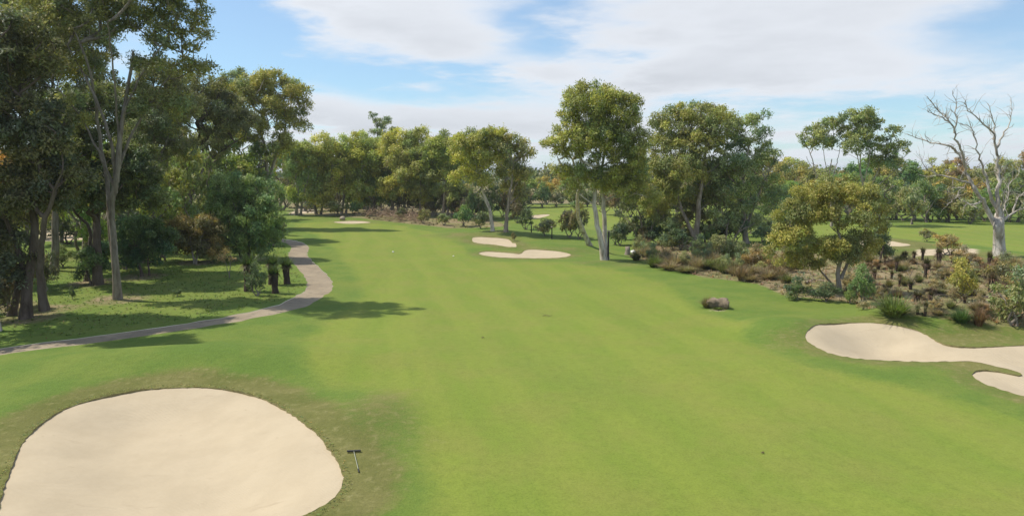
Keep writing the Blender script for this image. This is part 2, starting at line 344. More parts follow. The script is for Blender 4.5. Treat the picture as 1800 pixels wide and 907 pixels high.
pc = resample(catmull(gpoly(PATH_PX), 10, False), .8, False)
tg = np.gradient(pc, axis=0); tg /= np.linalg.norm(tg, axis=1)[:, None]; nr = np.stack([-tg[:, 1], tg[:, 0]], 1)
wob = (.05 * np.sin(np.arange(len(pc)) * 1.7) + rng.normal(size=len(pc)) * .05)[:, None]
path_poly = np.vstack([pc + nr * (1.1 + wob), (pc - nr * (1.1 - wob))[::-1]])

def axis(lo, hi, fine_lo, fine_hi, d0, grow):
    a = list(np.arange(fine_lo, fine_hi, d0)); d = d0; v = fine_hi
    while v < hi: a.append(v); v += d; d *= grow
    d = d0; v = fine_lo - d0
    while v > lo: a.insert(0, v); d *= grow; v -= d
    return np.array(a)
pts = []
y = -40.0; row = 0
while y < 600:
    d = max(.62, abs(y) * .0125 if y > 0 else .62) if y > 8 else 2.0
    half = 60 + max(0, y) * 1.0
    xs = np.arange(-half, half, d); xs = xs + (row % 2) * d * .5
    pts.append(np.stack([xs + rng.uniform(-.1, .1, len(xs)) * d, np.full(len(xs), y) + rng.uniform(-.1, .1, len(xs)) * d], 1)); y += d * .87; row += 1
pts = np.vstack(pts)
lines = list(outl.values()) + [path_poly]
keep = np.ones(len(pts), bool)
for ln in lines:
    st = np.median(np.linalg.norm(np.diff(ln, axis=0), axis=1)); lo, hi = ln.min(0) - 2, ln.max(0) + 2
    nb = np.where((pts[:, 0] > lo[0]) & (pts[:, 0] < hi[0]) & (pts[:, 1] > lo[1]) & (pts[:, 1] < hi[1]))[0]
    keep[nb[dist_poly(pts[nb], ln) < st * .55]] = False
pts = pts[keep]
ring = [(r * math.sin(a), r * math.cos(a)) for r in (950, 1600, 3200, 6000) for a in np.linspace(0, 2 * math.pi, 48, endpoint=False)]
ring += [(-300 + 600 * t, -120.) for t in np.linspace(0, 1, 20)]
allp = [tuple(p) for p in pts] + ring; edges = []; extra = len(allp)
for ln in lines:
    n = len(ln); allp += [tuple(p) for p in ln]; edges += [(extra + i, extra + (i + 1) % n) for i in range(n)]; extra += n
vo, eo, fo, _, _, _ = delaunay_2d_cdt([Vector(p) for p in allp], edges, [], 0, 1e-5)
V2 = np.array([(v.x, v.y) for v in vo]); T = np.array([f for f in fo if len(f) == 3]); cen = V2[T].mean(1)
Z = height(V2[:, 0], V2[:, 1])
owner = np.zeros(len(T), int)
names = list(outl)
for i, k in enumerate(names): owner[inside(cen, outl[k])] = i + 1
owner[inside(cen, path_poly) & (owner == 0)] = 99

def sm(v, a, b): t = np.clip((v - a) / (b - a), 0, 1); return t * t * (3 - 2 * t)
FAIR = gpoly([(770, 905), (715, 770), (610, 690), (540, 640), (520, 605), (575, 565), (640, 525), (628, 485), (590, 440), (560, 415), (520, 402), (520, 393), (600, 386), (700, 396), (790, 412), (820, 438), (850, 460), (1010, 458), (1100, 478), (1180, 505), (1235, 550), (1320, 565), (1325, 600), (1420, 645), (1600, 680), (1800, 735)])
FAIR = np.vstack([FAIR, [(40, 12), (40, -30), (-4, -30), (-3, 12)]])
LAWN2 = gpoly([(930, 398), (930, 362), (1010, 360), (1300, 366), (1420, 395), (1560, 396), (1900, 392), (1990, 420), (1800, 445), (1720, 432), (1580, 422), (1360, 410), (1180, 412), (1100, 405)])
LIT = gpoly([(1105, 452), (1180, 474), (1240, 488), (1330, 499), (1380, 520), (1500, 533), (1560, 552), (1700, 568), (1820, 578), (2100, 600), (2100, 470), (1800, 462), (1700, 462), (1560, 450), (1480, 448), (1400, 445), (1300, 432), (1200, 424), (1120, 430)])
LIT2 = gpoly([(505, 379), (600, 381), (700, 392), (790, 402), (860, 400), (900, 398), (830, 372), (700, 352), (500, 350)])
SANDY = [gpoly(p) for p in ([(70, 425), (180, 420), (190, 392), (150, 380), (60, 392)], [(505, 377), (556, 375), (560, 366), (520, 365)], [(1600, 452), (1720, 446), (1720, 437), (1610, 438)], [(380, 384), (430, 384), (420, 378), (380, 378)])]
vz = np.zeros((len(V2), 4), np.float32)
vz[:, 0] = np.maximum(sm(sdf(V2, FAIR), -2.6, 2.6), sm(sdf(V2, LAWN2), -2, 2) * .8)
vz[:, 1] = np.maximum(sm(sdf(V2, LIT), -1, 1.2), sm(sdf(V2, LIT2), -2, 2) * .8)
SANDY.append(gpoly([(1246, 544), (1262, 542), (1278, 544), (1274, 547), (1252, 547)]))
for s_ in SANDY: vz[:, 3] = np.maximum(vz[:, 3], sm(sdf(V2, s_), -1.2, 1.5))
for k, wd, am in (('big', 3.2, .95), ('right', 2.2, .62), ('back', 3.5, .7), ('front', 2.5, .6), ('green', 4, .4), ('edge', 6, .9)):
    d = -sdf(V2, outl[k]); vz[:, 2] = np.maximum(vz[:, 2], am * sm(wd - d, 0, wd * .8))
for (px, py, rx, ry, a) in ((1700, 590, 7, 2.6, .75), (1395, 590, 2.5, 3, .6), (1000, 440, 7, 4, .6), (640, 740, 2.5, 5, .7), (1080, 462, 8, 4, .55), (850, 412, 14, 5, .6), (640, 383, 22, 5, .55), (130, 450, 6, 8, .6), (1750, 470, 14, 6, .55), (1620, 448, 14, 10, .8)):
    g = ground(px, py); vz[:, 2] = np.maximum(vz[:, 2], bump(V2[:, 0], V2[:, 1], g, rx, ry, a))
vz[:, 0] *= (1 - .8 * np.clip(vz[:, 2] * 1.3, 0, 1))
WOODP = gpoly([(-300, 640), (0, 600), (200, 575), (400, 548), (500, 520), (515, 490), (495, 440), (480, 415), (250, 405), (-300, 420)])
vz[:, 1] = np.maximum(vz[:, 1], .24 * sm(sdf(V2, WOODP), -1, 4))
for (px, py) in ((205, 526), (45, 560), (78, 545), (165, 497), (330, 425), (250, 486), (438, 456), (345, 462), (20, 540)):
    g = ground(px, py); vz[:, 1] = np.maximum(vz[:, 1], bump(V2[:, 0], V2[:, 1], g, 2.6, 2.6, .95))
far_ = np.hypot(V2[:, 0], V2[:, 1]); vz[:, 1] = np.maximum(vz[:, 1], sm(far_, 205, 230)); vz[:, 0] *= 1 - sm(far_, 205, 230)
vz[:, 1] *= (1 - vz[:, 3])

def sub(fs, zfun=None):
    ids, inv = np.unique(fs.ravel(), return_inverse=True); z = Z[ids] if zfun is None else zfun(ids)
    return ids, np.column_stack([V2[ids], z]), inv.reshape(fs.shape)
ids, gv, gf = sub(T[owner == 0])
gr = mesh_obj('ground', gv, gf, M_TURF, smooth_shade=True); gr['kind'] = 'structure'; gr['label'] = 'mown fairway and rough grass of the golf course'
ca = gr.data.color_attributes.new('zone', 'FLOAT_COLOR', 'POINT'); ca.data.foreach_set('color', vz[ids].ravel())
ids, pv, pf = sub(T[owner == 99], lambda i: Z[i] - .015)
pa = mesh_obj('path', pv, pf, M_PATH, smooth_shade=True); pa['kind'] = 'structure'; pa['label'] = 'curving brown cart path along the left trees'
for i, k in enumerate(names):
    o = outl[k]; fs = T[owner == i + 1]
    lip = .075 if k in ('big', 'right') else .05
    R = np.sqrt(abs(np.sum(o[:, 0] * np.roll(o[:, 1], -1) - np.roll(o[:, 0], -1) * o[:, 1]) / 2) / math.pi)
    dep = min(.75, R * .12) if k in ('big', 'right') else .2
    def zf(ix):
        d = dist_poly(V2[ix], o); d[d < 1e-3] = 0
        vx = V2[ix]; return Z[ix] - lip * (.65 + .5 * np.sin(vx[:, 0] * 1.1 + 2) * np.sin(vx[:, 1] * 1.7)) - dep * sm(d, 0, R * .6)
    ids, bv, bf = sub(fs, zf)
    b = mesh_obj('sand_bunker', bv, bf, M_SAND, smooth_shade=True); b['kind'] = 'structure'; b['label'] = BUNK_LABEL[k]
    n = len(o); zt = height(o[:, 0], o[:, 1]); j = (rng.uniform(-.02, .02, n))
    c0 = o.mean(0); lv = np.vstack([np.column_stack([o, zt + .012 + j]), np.column_stack([o, zt - lip * 1.2 - .08])])
    q = np.arange(n); lf = np.stack([q, (q + 1) % n, (q + 1) % n + n, q + n], 1)
    mesh_obj('turf_lip', lv, lf, M_LIP, parent=b)

# ------------------------------------------------------------------ foliage and trees
def leaf_cloud(cen, rad, count, Ls, rg, droop=.5, shell=.45, tone=None, wid=.36):
    """leaf-sized faces gathered in sprays through ellipsoidal clumps; returns verts, quads, tint"""
    cen, rad = np.asarray(cen, float), np.asarray(rad, float)
    per = 9
    ns = np.maximum(3, (np.asarray(count) / per).astype(int)); idx = np.repeat(np.arange(len(cen)), ns); n = len(idx)
    d = rg.normal(size=(n, 3)); d[:, 2] += .62; d /= np.linalg.norm(d, axis=1)[:, None]
    r = shell + (1 - shell) * rg.random(n) ** .7 * rg.uniform(.8, 1.25, n)
    sc = cen[idx] + d * rad[idx] * r[:, None]
    li = np.repeat(np.arange(n), per); m_ = len(li)
    sp_r = np.minimum(Ls * 1.1, rad[idx].min(1) * .5)[li]
    p = sc[li] + rg.normal(size=(m_, 3)) * sp_r[:, None] * .62
    a = rg.normal(size=(m_, 3)) * .8 + d[li] * .45; a[:, 2] -= droop; a /= np.linalg.norm(a, axis=1)[:, None]
    nn = rg.normal(size=(m_, 3)) * .42 + d[li] * 1.05; nn[:, 2] += .45; s = np.cross(a, nn); s /= np.linalg.norm(s, axis=1)[:, None] + 1e-9
    L_ = Ls * rg.uniform(.65, 1.35, m_); Wd = L_ * wid * rg.uniform(.8, 1.25, m_)
    v = np.empty((m_, 4, 3)); v[:, 0] = p - a * L_[:, None] * .5; v[:, 2] = p + a * L_[:, None] * .5
    v[:, 1] = p + s * Wd[:, None] * .5 - a * L_[:, None] * .08; v[:, 3] = p - s * Wd[:, None] * .5 - a * L_[:, None] * .08
    if tone is None: tone = np.ones((len(cen), 3))
    t = tone[idx][li] * rg.uniform(.72, 1.3, (n, 1))[li] * rg.uniform(.8, 1.22, (m_, 1))
    t = t * (1 + rg.normal(size=(n, 3))[li] * (.07, .04, .07))
    return v.reshape(-1, 3), np.arange(m_ * 4).reshape(-1, 4), np.repeat(np.clip(t, .15, 3), 4, 0)

def clumps_in(puffs, rc, rg, jit=.25):
    """pack small clumps through the outer part of big ellipsoids"""
    out, rads = [], []
    for (c, R) in puffs:
        c, R = np.asarray(c), np.asarray(R); r0 = min(rc, R.min() * .75)
        n = int(np.clip(1.1 * (R[0] * R[1] * R[2]) ** (2 / 3.) / (r0 * r0) * 2.5, 3, 110)); got = []
        for _ in range(n * 5):
            d = rg.normal(size=3); d[2] += .25; d /= np.linalg.norm(d); f = rg.random() ** .45
            p = c + d * np.maximum(R - r0 * .75, R * .15) * f
            if all(np.linalg.norm(p - q) > r0 * 1.22 for q in got): got.append(p)
            if len(got) >= n: break
        for p in got:
            k = r0 * rg.uniform(.55, 1.05); out.append(p); rads.append((k * rg.uniform(.9, 1.25), k * rg.uniform(.9, 1.25), k * rg.uniform(.75, 1.0)))
    return np.array(out), np.array(rads)

def skeleton(stems, targets, rg, r_tip=.028):
    """stems: list of (radius, polyline). Grow a branch from the stems to every target; returns per-stem and per-limb tube chains"""
    P, par, root, typ = [], [], [], []
    stem_ids = []
    for k, (r, pl) in enumerate(stems):
        pl = resample(catmull(np.asarray(pl, float), 6, False), max(.5, .06 * np.linalg.norm(np.subtract(pl[-1], pl[0]))), False)
        L_ = np.linspace(0, 1, len(pl))[:, None]; pl = pl + rg.normal(size=pl.shape) * (.05, .05, 0) * np.minimum(1, L_ * 3)
        ids = []
        for j, p in enumerate(pl):
            P.append(p); par.append(len(P) - 2 if j else -1); root.append(k); typ.append(-1); ids.append(len(P) - 1)
        stem_ids.append(ids)
    zmin = [P[i[0]][2] + .30 * (P[i[-1]][2] - P[i[0]][2]) for i in stem_ids]
    order = np.argsort([min(np.linalg.norm(t - P[i[-1]]) for i in stem_ids) for t in targets]) if len(targets) else []
    nl = 0
    for ti in order:
        t = targets[ti]; A = np.array(P); v = t - A; dz = v[:, 2]; h = np.hypot(v[:, 0], v[:, 1]); dist = np.linalg.norm(v, axis=1)
        cost = dist + np.maximum(0, h * .55 - dz) * 1.3
        for k, ids in enumerate(stem_ids):
            low = [i for i in ids if A[i, 2] < zmin[k]]; cost[low] += 50
        b = int(np.argmin(cost)); lim = typ[b]
        if lim == -1: lim = nl; nl += 1
        n = max(2, int(dist[b] / .9) + 1); p0 = A[b]; mid = p0 + (t - p0) * .5 + np.array((0, 0, -.10 * h[b])) + rg.normal(size=3) * dist[b] * .07
        prev = b
        for j in range(1, n + 1):
            s = j / n; q = (1 - s) ** 2 * p0 + 2 * s * (1 - s) * mid + s * s * t + (rg.normal(size=3) * .04 * dist[b] * s * (1 - s) if j < n else 0)
            P.append(q); par.append(prev); root.append(root[b]); typ.append(lim); prev = len(P) - 1
    n = len(P); w = np.zeros(n); kids = [[] for _ in range(n)]
    for i in range(n):
        if par[i] >= 0: kids[par[i]].append(i)
    for i in range(n - 1, -1, -1):
        if not kids[i]: w[i] = 1
        if par[i] >= 0: w[par[i]] += w[i] if typ[i] != -1 or kids[i] else w[i]
    P = np.array(P); rad = np.zeros(n)
    for k, ids in enumerate(stem_ids):
        wb = max(w[ids[0]], 1); sel = [i for i in range(n) if root[i] == k]; rb = stems[k][0]
        for i in sel: rad[i] = max(r_tip, rb * (w[i] / wb) ** .52)
        m = len(ids)
        for j, i in enumerate(ids): rad[i] = max(rad[i] * .25 + .75 * rb * (1 - .93 * j / m), r_tip) * (1.0 + .35 * math.exp(-j * 1.3))
    chains = {('s', k): [] for k in range(len(stems))}
    for k, ids in enumerate(stem_ids): chains[('s', k)].append((P[ids], rad[ids]))
    used = set(i for ids in stem_ids for i in ids)
    for i in range(n):
        if i in used: continue
        ch = [par[i], i]; used.add(i); c = i
        while kids[c]:
            nx = max([q for q in kids[c] if q not in used], key=lambda q: w[q], default=None)
            if nx is None: break
            ch.append(nx); used.add(nx); c = nx
        rr = rad[ch].copy(); rr[0] = min(rr[0], rr[1] * 1.25); rr[-1] = min(r_tip, rr[1]) * .6
        key = ('l', typ[i], root[i]); chains.setdefault(key, []).append((P[ch], rr))
    return chains

def build_tree(name, loc, stems, puffs, col, bark, seed, rc=1.1, leaf=.35, dens=1.0, limb_split=True, extra_twigs=0, tones=((1, 1, 1), (1.14, 1.1, .85), (.86, .97, 1.15), (1.25, 1.2, 1.1)), shell=.45, reach=1.0, droop=.5, crown_name='crown', clumps=None, keep=.78):
    """local coordinates, base at the origin"""
    rg = np.random.default_rng(seed); root = empty(name, loc)
    if clumps is None: C, R = clumps_in(puffs, rc, rg)
    else: C, R = clumps
    tg_ = C[rg.random(len(C)) < reach] if len(C) else C
    ch = skeleton(stems, tg_, rg, r_tip=.028 if crown_name == 'crown' and leaf > .1 else .006)
    small = []
    for key in sorted(ch, key=lambda q: (q[0] != 's', str(q))):
        if key[0] == 's':
            v, f = tubes(ch[key], 9)
            extra = [c for k2, cc in ch.items() if k2[0] == 'l' and k2[2] == key[1] and (not limb_split or len(cc) < 3) for c in cc]
            if extra:
                v2, f2 = tubes(extra, 5 if limb_split else 4); f = np.vstack([f, f2 + len(v)]); v = np.vstack([v, v2])
            o = mesh_obj('trunk', v, f, M_BARK, root, True); o.color = (*bark, 1)
        elif limb_split and len(ch[key]) >= 3:
            v, f = tubes(ch[key], 6); o = mesh_obj('limb', v, f, M_BARK, root, True); o.color = (*bark, 1)
    if len(C):
        tn = np.array(tones, float); tone = tn[rg.integers(0, len(tn), len(C))] * rg.uniform(.85, 1.15, (len(C), 1))
        area = R[:, 0] * R[:, 1] * 3.1
        keep_ = rg.random(len(C)) < keep; C, R, tone, area = C[keep_], R[keep_], tone[keep_], area[keep_]; leaf *= .72 if leaf > .2 else .8
        cnt = np.clip(dens * 4.9 * area / (leaf * leaf * .36 * .55), 20, 2500)
        v, f, t = leaf_cloud(C, R, cnt, leaf, rg, droop, shell, tone)
        o = mesh_obj(crown_name, v, f, M_LEAF, root, tint=t); o.color = (*[q * k_ for q, k_ in zip(col, FBV)], 1)
    return root

TRI = [0]
def px_tree(label, base, stems, puffs, col, bark, seed, cat='tree', name='eucalyptus_tree', **kw):
    """stems: [(radius_m, [(px, py), ...])], puffs: [(px, py, rx_px, ry_px[, depth offset m])] measured in the photograph"""
    b = ground(*base); Y = b[1]; rg = np.random.default_rng(seed + 900); s = Y / F_PX
    st = []
    for sm_ in stems:
        r, pl = sm_[:2]; air = base[1] - pl[0][1] > 14 and len(sm_) < 3
        dy = np.cumsum(rg.normal(size=len(pl)) * (.6 if air else .3)); dy -= dy[0]
        q = [at(x, y, Y + d) - b for (x, y), d in zip(pl, dy)]
        if air: st.append((r, q)); continue
        g = ground(*pl[0]); q[0] = np.array((g[0] - b[0], g[1] - b[1], g[2] - b[2] - .12)); 
        for j in range(1, len(q)): q[j][1] += q[0][1] * (1 - j / len(q))
        st.append((r, q))
    pf = []
    for p in puffs:
        rx, rz = p[2] * s * 1.2, p[3] * s * 1.22; dy = p[4] if len(p) > 4 else rg.uniform(-.5, .5) * rx
        pf.append((at(p[0], p[1], Y + dy) - b, (rx, max(rx * .85, rz * .7), rz)))
    kw.setdefault('leaf', float(np.clip(Y * .0047, .24, .62))); kw.setdefault('rc', float(np.clip(Y * .0108, .72, 1.6)))
    return tag(build_tree(name, b, st, pf, col, bark, seed, **kw), label, cat)

FBV = (3.5, 3.3, 3.05)   # foliage albedo scale
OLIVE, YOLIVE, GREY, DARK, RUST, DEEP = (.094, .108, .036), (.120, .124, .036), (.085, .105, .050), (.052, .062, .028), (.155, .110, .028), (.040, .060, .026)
PALE, GREYB, BROWNB, WHITEB = (.50, .45, .39), (.34, .31, .27), (.15, .12, .10), (.80, .75, .67)

# --- left wood
px_tree('tallest pale grey trunked eucalyptus at the left, crown cut by the top edge', (205, 526),
  [(.29, [(207, 526), (203, 460), (196, 380), (205, 300), (214, 230), (222, 170), (236, 90)]), (.2, [(203, 470), (192, 380), (186, 300), (172, 220), (160, 130), (130, 50)]), (.14, [(204, 330), (196, 250), (165, 170), (120, 80)]), (.13, [(206, 320), (215, 220), (245, 140), (290, 70)]), (.12, [(203, 340), (207, 240), (200, 140), (190, 40)]), (.12, [(206, 300), (240, 220), (280, 160), (330, 90)]), (.11, [(203, 335), (170, 260), (130, 190), (90, 140)])],
  [(250, -40, 90, 60), (330, 20, 50, 50), (355, 80, 26, 28), (300, 70, 50, 30), (150, -30, 80, 60), (80, 40, 60, 45), (200, 40, 60, 40), (330, 118, 45, 18), (120, 110, 55, 35), (260, 110, 40, 25), (290, 180, 55, 35), (110, 200, 50, 40)],
  (.080, .084, .036), (.33, .30, .265), 11, dens=.55, rc=.8, keep=.84, leaf=.33)
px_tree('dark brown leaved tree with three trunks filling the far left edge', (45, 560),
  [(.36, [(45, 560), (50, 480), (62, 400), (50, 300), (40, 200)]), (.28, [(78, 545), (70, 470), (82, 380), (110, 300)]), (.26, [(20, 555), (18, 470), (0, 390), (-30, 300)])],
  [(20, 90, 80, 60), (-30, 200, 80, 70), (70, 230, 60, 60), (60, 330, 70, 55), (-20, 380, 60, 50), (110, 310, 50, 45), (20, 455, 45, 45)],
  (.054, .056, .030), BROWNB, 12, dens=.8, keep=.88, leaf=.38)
px_tree('tall dark eucalyptus behind the far left trunks, crown cut by the top edge', (95, 476),
  [(.36, [(95, 476), (98, 400), (92, 300), (96, 200), (90, 110)]), (.16, [(94, 330), (70, 240), (40, 160), (20, 100)]), (.16, [(96, 300), (120, 220), (150, 150), (165, 90)])],
  [(90, 30, 70, 45), (20, 70, 60, 45), (150, 80, 55, 40), (70, 120, 60, 36), (10, 150, 50, 36), (170, 150, 45, 36), (100, 190, 55, 34), (40, 10, 60, 40)], (.070, .074, .034), GREYB, 71, dens=.6, keep=.85, leaf=.40)
px_tree('shaded grey eucalyptus filling the gap right of the tallest trunk', (272, 446),
  [(.34, [(272, 446), (270, 380), (266, 310), (272, 240), (280, 180)]), (.15, [(268, 330), (250, 270), (240, 220)]), (.15, [(270, 300), (292, 250), (310, 200)])],
  [(280, 140, 48, 34), (240, 180, 40, 32), (315, 185, 40, 32), (270, 220, 50, 32), (235, 250, 36, 28), (305, 250, 40, 28), (260, 290, 40, 26), (220, 320, 34, 28)], (.074, .078, .038), GREYB, 72, dens=.6, keep=.9)
px_tree('sunlit golden brown sapling at the left edge of the wood', (-8, 500), [(.12, [(-8, 500), (0, 420), (10, 340)])],
  [(15, 290, 30, 28), (-25, 320, 40, 40), (12, 335, 25, 20)], (.155, .105, .045), BROWNB, 13, name='sapling')
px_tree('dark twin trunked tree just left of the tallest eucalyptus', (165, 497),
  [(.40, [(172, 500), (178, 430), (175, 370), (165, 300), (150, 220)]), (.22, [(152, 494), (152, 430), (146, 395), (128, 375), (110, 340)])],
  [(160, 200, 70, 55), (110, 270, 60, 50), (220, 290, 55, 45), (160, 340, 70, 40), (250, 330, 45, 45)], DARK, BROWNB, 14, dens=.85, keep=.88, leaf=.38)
px_tree('dark spreading tree with a low left leaning limb in the left wood', (330, 418),
  [(.50, [(330, 418), (331, 372), (334, 320), (340, 280), (352, 230)]), (.28, [(328, 395), (312, 350), (285, 325), (262, 315)]), (.22, [(335, 350), (362, 290), (395, 262), (430, 240)])],
  [(300, 210, 55, 45), (350, 170, 55, 40), (390, 195, 45, 40), (270, 270, 40, 35), (380, 250, 40, 30), (310, 290, 45, 28), (420, 215, 30, 28), (240, 240, 40, 40)], (.066, .070, .034), BROWNB, 15, dens=.72)
px_tree('olive domed eucalyptus right of the tall left trees against the sky', (470, 402),
  [(.50, [(470, 402), (470, 340), (468, 285), (462, 245), (450, 215)]), (.30, [(472, 320), (485, 275), (500, 235), (505, 200)])],
  [(460, 160, 48, 34), (505, 175, 36, 36), (420, 180, 36, 34), (520, 215, 24, 28), (480, 215, 40, 26), (430, 230, 40, 30), (490, 250, 30, 22), (400, 230, 30, 40)], (.104, .104, .032), PALE, 16, dens=.72)
px_tree('small round crown peeping over the olive domed eucalyptus', (412, 380), [(.3, [(412, 380), (412, 260), (410, 150)])],
  [(405, 134, 18, 13), (424, 128, 12, 10), (412, 160, 25, 18), (410, 220, 25, 40)], GREY, GREYB, 17)
px_tree('bushy bright green wattle beside the cart path', (438, 455),
  [(.22, [(438, 456), (436, 410), (430, 360)]), (.16, [(425, 456), (415, 410), (400, 370)]), (.16, [(455, 454), (468, 410), (475, 370)])],
  [(420, 335, 48, 34), (455, 340, 42, 32), (395, 370, 35, 35), (475, 385, 32, 36), (435, 385, 48, 40), (450, 420, 42, 32), (400, 425, 40, 28), (488, 410, 16, 22)],
  (.070, .098, .040), BROWNB, 18, name='wattle_tree', dens=.62, rc=.72, droop=.9)
px_tree('russet olive bush in the shade left of the bright wattle', (345, 462), [(.12, [(342, 464), (340, 430), (332, 400)]), (.10, [(345, 464), (352, 430), (365, 400)])],
  [(320, 405, 34, 26), (360, 400, 34, 24), (345, 425, 45, 22), (375, 440, 25, 18)], (.085, .072, .030), GREYB, 19, cat='bush', name='bush', rc=.7)
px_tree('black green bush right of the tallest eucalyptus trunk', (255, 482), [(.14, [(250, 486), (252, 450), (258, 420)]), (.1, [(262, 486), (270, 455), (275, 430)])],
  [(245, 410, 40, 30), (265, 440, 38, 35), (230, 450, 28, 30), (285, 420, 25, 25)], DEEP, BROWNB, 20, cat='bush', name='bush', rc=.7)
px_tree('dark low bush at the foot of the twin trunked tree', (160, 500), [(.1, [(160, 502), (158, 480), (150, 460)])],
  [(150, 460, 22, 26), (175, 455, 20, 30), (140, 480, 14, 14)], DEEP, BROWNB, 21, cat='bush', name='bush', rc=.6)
px_tree('small reddish sapling on the shaded grass below the bright wattle', (404, 489), [(.05, [(403, 489), (404, 470), (408, 450)]), (.03, [(405, 488), (396, 465), (390, 450)])],
  [(400, 450, 17, 12), (414, 458, 12, 12), (392, 462, 10, 10)], (.11, .085, .05), GREYB, 22, name='sapling', dens=.45, rc=.45)
px_tree('pale white trunk standing at the very left edge', (-6, 582), [(.26, [(-6, 582), (-14, 540), (-26, 440), (-40, 300), (-50, 150)])],
  [(-110, 100, 70, 60), (-110, 10, 70, 60), (-140, 200, 60, 60)], (.07, .075, .034), WHITEB, 23, leaf=.36)

# --- trees closing the far end of the fairway
ROW = [(520, 388, 520, 262, 26, 24, OLIVE), (556, 386, 560, 262, 34, 32, YOLIVE), (600, 384, 612, 258, 38, 32, (.118, .125, .032)), (648, 382, 646, 262, 36, 36, OLIVE),
       (692, 384, 700, 252, 38, 34, YOLIVE), (738, 388, 742, 258, 40, 36, (.105, .110, .036)), (778, 391, 790, 254, 34, 32, OLIVE)]
ROWN = ['brown green', 'golden olive', 'bright olive', 'shaded olive', 'broad golden', 'brownish', 'dense olive']
for i, (bx, by, cx, cy, rx, ry, c) in enumerate(ROW):
    by -= 9; rx *= 1.12; ry *= 1.1; c = tuple(v * 1.12 for v in c)
    q = random.Random(i)
    px_tree(ROWN[i] + ' tree in the row closing the fairway, ' + ['first', 'second', 'third', 'fourth', 'fifth', 'sixth', 'seventh'][i] + ' from the left', (bx, by),
      [(.32, [(bx, by), (bx + q.uniform(-6, 6), 340), (bx * .5 + cx * .5, 310), (cx, cy + 10)]), (.24, [(bx + 8, by), (bx + 14, 345), (cx + 22, 310), (cx + 24, cy + 16)])],
      [(cx, cy, rx * .75, ry * .75), (cx - rx * .6, cy + 14, rx * .6, ry * .65), (cx + rx * .65, cy + 10, rx * .6, ry * .65), (cx - rx * .3, cy + 48, rx * .75, ry * .7), (cx + rx * .4, cy + 46, rx * .7, ry * .7), (cx + q.uniform(-10, 10), cy + 82, rx * .8, ry * .6), (cx - rx * .9, cy + 30, rx * .5, ry * .5), (cx + rx * .95, cy + 28, rx * .5, ry * .5), (cx, cy + 24, rx * .7, ry * .6)],
      c, GREYB if i % 2 else PALE, 30 + i, limb_split=i % 2 == 0, dens=.85, keep=.95)
px_tree('lone high crown rising above the row that closes the fairway', (668, 366), [(.45, [(668, 366), (666, 300), (664, 240), (662, 215)])],
  [(655, 205, 12, 11), (672, 216, 18, 12), (664, 232, 16, 10), (690, 228, 10, 8)], GREY, GREYB, 40, dens=.6, rc=1.0)

# --- centre pair
px_tree('leaning white trunked eucalyptus behind the two middle bunkers', (866, 406),
  [(.30, [(866, 406), (864, 385), (860, 365), (850, 340), (842, 318), (838, 295)]), (.14, [(862, 372), (852, 352), (842, 340), (832, 325)])],
  [(835, 250, 36, 24), (870, 262, 30, 24), (810, 270, 24, 26), (850, 285, 34, 22), (815, 305, 26, 22), (862, 236, 30, 14), (845, 318, 24, 14), (878, 300, 20, 20)], YOLIVE, WHITEB, 41, dens=.72, keep=.88)
px_tree('straight pale trunked eucalyptus with reddish inner branches, right of the leaning one', (889, 408),
  [(.34, [(889, 408), (891, 380), (895, 350), (900, 320), (902, 285)]), (.14, [(895, 352), (905, 330), (916, 310)])],
  [(890, 255, 28, 24), (912, 262, 26, 22), (932, 278, 18, 16), (905, 300, 32, 24), (925, 310, 22, 18), (893, 330, 22, 16), (915, 345, 22, 22)], (.108, .104, .042), (.46, .41, .36), 42, dens=.85, keep=.96)
# --- big triple trunked tree right of the middle
px_tree('huge triple white trunked eucalyptus at the right fairway edge', (1060, 456),
  [(.36, [(1062, 457), (1054, 420), (1046, 380), (1043, 350), (1052, 310), (1052, 270)]), (.30, [(1066, 456), (1063, 410), (1061, 360), (1056, 310), (1066, 260), (1080, 220)]), (.32, [(1037, 432), (1034, 400), (1026, 360), (1026, 325), (1010, 280)], 'ground')],
  [(1045, 180, 55, 32), (1085, 200, 44, 34), (1005, 200, 26, 26), (1010, 240, 42, 32), (1115, 225, 22, 28), (970, 252, 24, 20), (1050, 250, 50, 38), (1100, 270, 42, 36), (985, 272, 26, 14), (1040, 300, 34, 20), (1090, 320, 45, 32), (1010, 305, 26, 16), (1120, 310, 26, 30), (1000, 330, 24, 18), (1130, 345, 26, 24), (1125, 255, 24, 26), (985, 300, 20, 14)],
  (.100, .108, .036), WHITEB, 43, dens=.7, keep=.9)
px_tree('broad domed eucalyptus right of the huge triple trunk, highest of its group', (1222, 432),
  [(.42, [(1222, 432), (1226, 390), (1230, 340), (1240, 290), (1240, 240)]), (.26, [(1220, 415), (1195, 360), (1185, 310), (1180, 270)])],
  [(1225, 200, 50, 24), (1180, 225, 44, 28), (1265, 220, 44, 26), (1160, 255, 26, 24), (1225, 255, 50, 30), (1190, 300, 46, 28), (1250, 300, 46, 28), (1160, 330, 38, 30), (1215, 345, 44, 24), (1150, 370, 30, 24)],
  (.098, .104, .038), PALE, 44, dens=.62, keep=.88)
